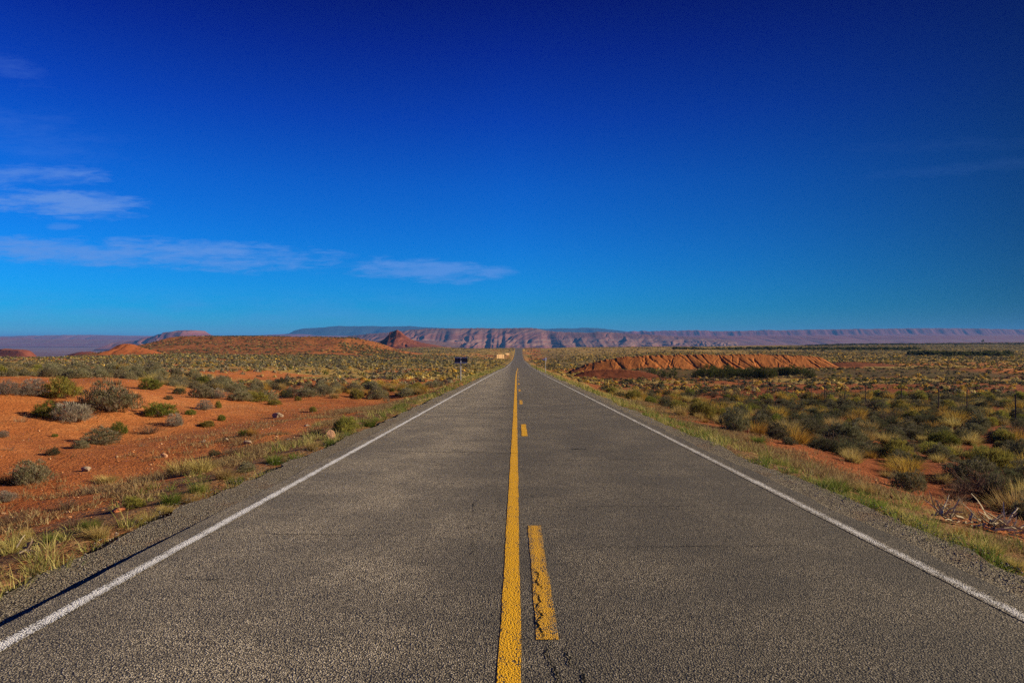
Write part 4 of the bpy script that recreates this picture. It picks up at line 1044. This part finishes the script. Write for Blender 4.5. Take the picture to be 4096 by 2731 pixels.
# ------------------------------------------------------------------ stones
def stone(r, sub=2, rough=.28, squash=(1, 1, .7)):
    import bmesh
    bm = bmesh.new(); bmesh.ops.create_icosphere(bm, subdivisions=sub, radius=.5)
    v = np.array([a.co[:] for a in bm.verts]); t = np.array([[a.index for a in f.verts] for f in bm.faces]); bm.free()
    for _ in range(7):                                   # chip flat faces off
        d = r.normal(size=3); d /= np.linalg.norm(d); k = .26 + .14 * r.random()
        s = v @ d; v = v - np.clip(s - k, 0, None)[:, None] * d[None]
    v = v * (1 + rough * (fbm(v[:, 0] * 4 + 9, v[:, 1] * 4 + v[:, 2] * 5, int(r.integers(99)), 3) - .5))[:, None]
    return v * np.array(squash), t
r = np.random.default_rng(5)
ROCKS = [(346, 1884, 38, 22, 'pale_rock', 'pale flat-topped rock alone on the red wash, lower left'),
         (655, 1827, 30, 17, 'tan_rock', 'tan block of rock with a dark left side on the red wash'),
         (478, 2045, 64, 20, 'red_rock', 'broad flat reddish slab at the back of the left verge'),
         (1321, 1757, 32, 40, 'tan_rock', 'upright tan stone standing at the left verge beside green grass'),
         (1112, 1669, 46, 22, 'pale_rock', 'heap-shaped whitish rock in the middle of the red flat'),
         (1225, 1704, 22, 9, 'pale_rock', 'white flat stone chips above the brown dead shrub'),
         (815, 1770, 20, 12, 'pale_rock', 'small grey rock at the far side of the wash, left one'),
         (905, 1762, 22, 12, 'pale_rock', 'small grey rock at the far side of the wash, right one'),
         (990, 1775, 34, 16, 'pale_rock', 'grey stone beside a dark shrub stump on the wash'),
         (1111, 1779, 20, 8, 'pale_rock', 'cream pebble-like stone just behind the left verge grass'),
         (1153, 1758, 16, 7, 'pale_rock', 'tiny cream stone behind the left verge, farther one'),
         (2978, 1730, 40, 26, 'tan_rock', 'brown rock between the feet of the twin sagebrushes'),
         (3108, 1740, 34, 14, 'tan_rock', 'flat tan rock right of the twin sagebrushes'),
         (470, 2010, 20, 10, 'red_rock', 'small red stone just behind the broad flat slab')]
for (px, py, pw, ph, mt, lab) in ROCKS:
    q = pix(px, py)
    if q is None: continue
    x, y, z = q; s = y / 2786.0
    v, t = stone(r, 3, .3, (1, .8, 1)); v = v - np.array([0, 0, v[:, 2].min() * .72])
    v[:, 2] /= v[:, 2].max(); ex = np.ptp(v[:, 0]); v[:, :2] /= ex
    o = link('rock', mesh_of('rock', v * np.array([pw * s, pw * s, ph * s]), t, mats=[MAT[mt]]), None, (x, y, z - .01), label=lab, cat='rock', group='rocks beside the road')
def pebbles(name, x, y, size, mats, label, lift=.2):
    n = len(x); parts = []
    sel = rng.integers(0, 5, n); z = land(x, y)
    for s in range(5):
        v, t = stone(np.random.default_rng(60 + s), 1, .3); i = np.nonzero(sel == s)[0]
        a = rng.random(len(i)) * 6.28; ca, sa = np.cos(a)[:, None], np.sin(a)[:, None]; w = size[i][:, None]
        X = (v[None, :, 0] * ca - v[None, :, 1] * sa) * w * 1.15 + x[i][:, None]; Yy = (v[None, :, 0] * sa + v[None, :, 1] * ca) * w + y[i][:, None]
        Z = (v[None, :, 2] + lift) * w + z[i][:, None]
        pc = np.array(mats)[rng.integers(0, len(mats), len(i))] * (.75 + .5 * rng.random((len(i), 1)))
        parts.append((np.stack([X, Yy, Z], -1).reshape(-1, 3), (t[None] + (np.arange(len(i)) * len(v))[:, None, None]).reshape(-1, 3), np.repeat(pc, len(v), 0)))
    V, T, Cc = cat_parts(parts)
    link(name, mesh_of(name, V, T, Cc, [MAT['bark']]), kind='stuff', label=label)
n = 8000; y = 5 + 42 * rng.random(n) ** 1.3; sg = np.where(rng.random(n) < .55, -1, 1); x = road_x(y) + sg * (5.4 + np.abs(rng.normal(size=n)) * 6.0)
pebbles('soil_pebbles', x, y, .016 + .055 * rng.random(n) ** 6, [(.46, .17, .08), (.36, .11, .05), (.55, .30, .18), (.24, .075, .035)], 'small red and buff stones strewn over the bare soil')
# loose chips on the shoulders
n = 5200; y = 2.6 + 15 * rng.random(n) ** 1.4; sg = rng.random(n) < .5
xl = -3.62 - .75 * rng.random(n); xrr = 3.95 + .6 * rng.random(n)
def chips(x, y, z, size, name, label):
    v = np.array([[1, 0, 0], [-1, .2, 0], [0, 1, .1], [.1, -1, 0], [0, 0, .75], [0, 0, -.7]]) * .5
    t = np.array([[0, 2, 4], [2, 1, 4], [1, 3, 4], [3, 0, 4], [2, 0, 5], [1, 2, 5], [3, 1, 5], [0, 3, 5]])
    a = rng.random(len(x)) * 6.28; ca, sa = np.cos(a)[:, None], np.sin(a)[:, None]; w = size[:, None] * np.exp(rng.normal(size=(len(x), 6)) * .18)
    X = (v[None, :, 0] * ca - v[None, :, 1] * sa) * w + x[:, None]; Yy = (v[None, :, 0] * sa + v[None, :, 1] * ca) * w + y[:, None]; Z = v[None, :, 2] * w + z[:, None] + size[:, None] * .12
    pc = np.array([(.21, .18, .155), (.12, .10, .085), (.30, .265, .225), (.17, .125, .09)])[rng.integers(0, 4, len(x))]
    link(name, mesh_of(name, np.stack([X, Yy, Z], -1).reshape(-1, 3), (t[None] + (np.arange(len(x)) * 6)[:, None, None]).reshape(-1, 3), np.repeat(pc, 6, 0), [MAT['bark']]), kind='stuff', label=label)
cxs = np.where(sg, xl, xrr); cz = road_z(y) + np.where(sg, drop(y), -.012)
chips(cxs + road_x(y), y, cz, .010 + .016 * rng.random(n) ** 2, 'loose_gravel', 'loose grey chips lying on both gravel shoulders')

# dead branches in the lower right corner and three bare twigs at the left
def branch_heap(px, py, wide, n, name, label, seed, cat):
    q = pix(px, py); r = np.random.default_rng(seed); globals()['_r'] = r
    x, y, z = q; s = y / 2786.0; R_ = wide * s / 2
    b = np.stack([r.normal(size=n) * R_ * .45, r.normal(size=n) * R_ * .35, .02 + .10 * r.random(n)], 1)
    az = np.where(r.random(n) < .7, .25 + r.normal(size=n) * .35, r.random(n) * 6.28) + np.where(r.random(n) < .4, np.pi, 0)
    le = 1.1 + r.normal(size=n) * .28; ln = R_ * (.5 + .8 * r.random(n))
    k = 4; P_ = []
    parts = []
    for j in range(n):                                    # each a bent, forked stick of three-sided section
        p = [b[j]]; a_, l_ = az[j], le[j]
        for q_ in range(k):
            a_ += r.normal() * .25; l_ += r.normal() * .2
            p.append(p[-1] + np.array([math.cos(a_) * math.sin(l_), math.sin(a_) * math.sin(l_), math.cos(l_)]) * ln[j] / k)
        p = np.array(p); p[:, 2] = np.maximum(p[:, 2], .01)
        w = np.linspace(.017, .006, k + 1) * (.7 + .7 * r.random())
        ring = [np.array([math.cos(t_), math.sin(t_)]) for t_ in (0, 2.1, 4.2)]
        sd = np.array([-math.sin(az[j]), math.cos(az[j]), 0]); up = np.array([0, 0, 1.])
        v = np.array([p[i] + (sd * g_[0] + up * g_[1]) * w[i] for i in range(k + 1) for g_ in ring])
        t = []
        for i in range(k):
            for m_ in range(3):
                a0, a1 = i * 3 + m_, i * 3 + (m_ + 1) % 3
                t += [[a0, a1, a1 + 3], [a0, a1 + 3, a0 + 3]]
        c = np.array([(.46, .37, .25), (.36, .28, .19), (.52, .43, .31), (.26, .19, .13)])[r.integers(0, 4)]
        parts.append((v, np.array(t), np.repeat(c[None], len(v), 0)))
    V, T, Cc = cat_parts(parts)
    gz = land(V[:, 0] + x, V[:, 1] + y) - z; V[:, 2] += gz
    link(name, mesh_of(name, V, T, Cc, [MAT['bark']]), None, (x, y, z), label=label, cat=cat)
branch_heap(3985, 2125, 200, 46, 'dead_branches', 'heap of bleached dead branches behind the lower right verge', 3, 'branches')
branch_heap(3780, 2085, 150, 22, 'dead_branches', 'low tangle of brown dead twigs left of the bleached branch heap', 9, 'branches')
branch_heap(95, 2232, 84, 6, 'dead_branches', 'few bare grey twigs lying in the lower left verge grass', 4, 'branches')

# ------------------------------------------------------------------ signs, boards, marker, fence
def tube(p0, p1, rad, n=8):
    p0, p1 = np.array(p0, float), np.array(p1, float); d = p1 - p0; d /= np.linalg.norm(d)
    a = np.cross(d, [0, 0, 1.]) if abs(d[2]) < .9 else np.array([1., 0, 0]); a /= np.linalg.norm(a); b = np.cross(d, a)
    th = np.arange(n) * 2 * np.pi / n
    ring = np.cos(th)[:, None] * a + np.sin(th)[:, None] * b
    v = np.concatenate([p0 + ring * rad, p1 + ring * rad, [p0], [p1]])
    t = []
    for i in range(n):
        j = (i + 1) % n
        t += [[i, j, n + j], [i, n + j, n + i], [2 * n, j, i], [2 * n + 1, n + i, n + j]]
    return v, np.array(t)
def part(name, vt, mat, parent): return link(name, mesh_of(name, vt[0], vt[1], mats=[MAT[mat]]), parent)
def poly_plate(pts, th):
    """flat plate in the x-z plane, thickness along y, front and back faces fanned"""
    p = np.array(pts, float); n = len(p)
    v = np.concatenate([np.stack([p[:, 0], np.full(n, -th / 2), p[:, 1]], 1), np.stack([p[:, 0], np.full(n, th / 2), p[:, 1]], 1)])
    t = [[0, i, i + 1] for i in range(1, n - 1)] + [[n, n + i + 1, n + i] for i in range(1, n - 1)]
    for i in range(n):
        j = (i + 1) % n; t += [[i, n + i, n + j], [i, n + j, j]]
    return v, np.array(t)
# left road sign, seen from behind
y = 70.0; x = (1843.2 - 2048) / 2786 * y
z = float(land(x, y)); top = CZ + (1365.5 - 1427.5) / 2786 * y
sg = link('road_sign', None, None, (x, y, z), label='wide dark-backed road sign on one thin pole, left of the road', cat='sign')
H = top - z
part('pole', tube((0, 0, -.3), (0, 0, H - .05), .033), 'galvanised_steel', sg)
pw_, ph_ = 1.30, .61
pan = part('panel', box((.02, .055, H - ph_ / 2), (pw_, .012, ph_)), 'dark_panel_back', sg)
for dz in (-.035, -ph_ + .06):
    part('rail', box((.02, .02, H + dz - .03), (pw_, .055, .10)), 'rail_steel', sg)
for dz in (-.065, -ph_ + .03):
    part('bolt', tube((0, -.045, H + dz), (0, -.02, H + dz), .03), 'galvanised_steel', sg)
# pennant sign on the right, seen from behind
y = 108.0; x = (2182.2 - 2048) / 2786 * y; z = float(land(x, y)); top = CZ + (1365.5 - 1428.4) / 2786 * y; H = top - z
sg = link('pennant_sign', None, None, (x, y, z), label='grey-backed pennant sign pointing left on a thin pole, right of the road', cat='sign')
part('pole', tube((0, 0, -.3), (0, 0, H - .04), .030), 'galvanised_steel', sg)
part('panel', poly_plate([(-.56, H - .36), (.17, H - .62), (.20, H - .60), (.20, H - .02), (.17, H)], .010)[0:2], 'pennant_back', sg).location = (0, .05, 0)
part('bracket', box((.02, .025, H - .2), (.22, .03, .045)), 'rail_steel', sg)
part('bracket', box((.02, .025, H - .46), (.22, .03, .045)), 'rail_steel', sg)
# delineator
y = 128.0; x = (2145.3 - 2048) / 2786 * y; z = float(land(x, y))
sg = link('marker_post', None, None, (x, y, z), label='thin brown marker post with a pale cap, left of the pennant sign', cat='post')
part('post', box((0, 0, .55), (.09, .05, 1.5)), 'marker_brown', sg); part('reflector', box((0, -.032, 1.18), (.085, .012, .17)), 'yellow_sheet', sg)
# two billboards of bare boarding, turned towards the sun
def billboard(px, py, y, w, h, yaw, label):
    x = (px - 2048) / 2786 * y; z0 = CZ + (1365.5 - py) / 2786 * y; gz = float(land(x, y)); z0 = max(z0, gz + .1)
    o = link('billboard', None, None, (x, y, gz), label=label, cat='billboard', group='bare wooden boards left of the road'); o.rotation_euler = (0, 0, yaw)
    b = z0 - gz
    for k in range(3): part('panel', box(((k - 1) * w / 3 * 1.06 if k != 1 else 0, 0, b + h / 2), ((w * .20 if k != 1 else w * .50), .06, h)), 'plywood', o).location.x = (0 if k == 1 else (k - 1) * w * .045)
    for k in (-.262, .262): part('batten', box((k * w, .0, b + h / 2), (w * .035, .05, h * .98)), 'board_batten', o)
    for k in (-.36, 0, .36): part('post', box((k * w, .12, (b + h * .85) / 2 - .3), (.14, .14, b + h * .85 + .6)), 'board_batten', o)
billboard(2002, 1433, 480, 5.9, 2.75, math.radians(32), 'larger tan wooden billboard standing in the grass left of the road')
billboard(2029.5, 1420, 640, 4.0, 1.8, math.radians(32), 'smaller tan wooden billboard farther up the road')
y = 700.0; x = (2037 - 2048) / 2786 * y; z = float(land(x, y))
sg = link('warning_sign', None, None, (x, y, z), label='tiny yellow diamond sign beside the far road, past the billboards', cat='sign')
part('post', tube((0, 0, -.3), (0, 0, 2.4), .06), 'galvanised_steel', sg)
part('panel', poly_plate([(-.75, 2.6), (0, 1.85), (.75, 2.6), (0, 3.35)], .02), 'yellow_sheet', sg).location = (0, -.07, 0)
# wire fence at the right: steel posts and four strands
fence = link('wire_fence', None, None, (23, 30, float(land(23, 30))), label='thin rusty wire fence with steel posts running through the scrub, right of the road', cat='fence')
fy = np.concatenate([[25.0, 28.4], [31.8, 35.1, 37.6, 41.2, 45.2, 48.3, 51.0, 53.7, 58.5], np.arange(62.5, 128, 4.1)])
fx = 23 + (rng.random(len(fy)) - .5) * .25; fz = land(fx, fy)
base0 = np.array([23, 30, float(land(23, 30))])
for a, b, c in zip(fx, fy, fz):
    lean = (rng.random(2) - .5) * .07; p0 = np.array([a, b, c - .3]) - base0; p1 = p0 + np.array([lean[0], lean[1], 1.72])
    v1_, t1_ = tube(p0, p1, .026, 5)
    part('post', (v1_, t1_), 'rusty_post', fence)
for hgt in (.35, .65, .95, 1.25):
    V, T = [], []; n = 0
    for i in range(len(fy) - 1):
        v_, t_ = tube(np.array([fx[i], fy[i], fz[i] + hgt]) - base0, np.array([fx[i + 1], fy[i + 1], fz[i + 1] + hgt]) - base0, .003, 3)
        V.append(v_); T.append(t_ + n); n += len(v_)
    part('wire', (np.concatenate(V), np.concatenate(T)), 'rusty_post', fence)
# lone tree on the far right skyline
y = 1500.0; x = (2257 - 1176) / 1600 * y; z = float(land(x, y))
tr = link('tree', None, None, (x, y, z), label='lone dark tree on the far right skyline', cat='tree')
part('trunk', tube((0, 0, -.5), (.3, 0, 4.0), .3), 'rusty_post', tr)
V, T, Cc = [], [], []
for (a, b, c, s) in ((0, 0, 5.2, 5), (1.6, .5, 6.6, 3.6), (-1.7, 0, 5.0, 3.4), (.6, -1, 8.0, 3.0), (2.6, 0, 4.6, 2.6)):
    v_, t_, c_ = lod('tamarisk', 1, np.random.default_rng(int(s * 10))); V.append((v_ * s + np.array([a, b, c - s * .55]), t_, c_))
V, T, Cc = cat_parts(V); link('crown', mesh_of('crown', V, T, Cc, [MAT['foliage']]), tr)

# ------------------------------------------------------------------ the air
m = bpy.data.materials.new('haze'); m.use_nodes = True; N = NT(m.node_tree)
N.n.remove(N.n['Principled BSDF'])
pv = N.new('ShaderNodeVolumePrincipled')
pv.inputs['Color'].default_value = (.115, .40, 1.0, 1); pv.inputs['Density'].default_value = HAZE_DENSITY; pv.inputs['Anisotropy'].default_value = 0.0
N.put(N.n['Material Output'].inputs['Volume'], pv.outputs[0])
v, t = box((0, 17500, 87), (84000, 90000, 396))
o = link('haze', mesh_of('haze', v, t, mats=[m]), kind='stuff', label='thin blue air that fades the far mesas')
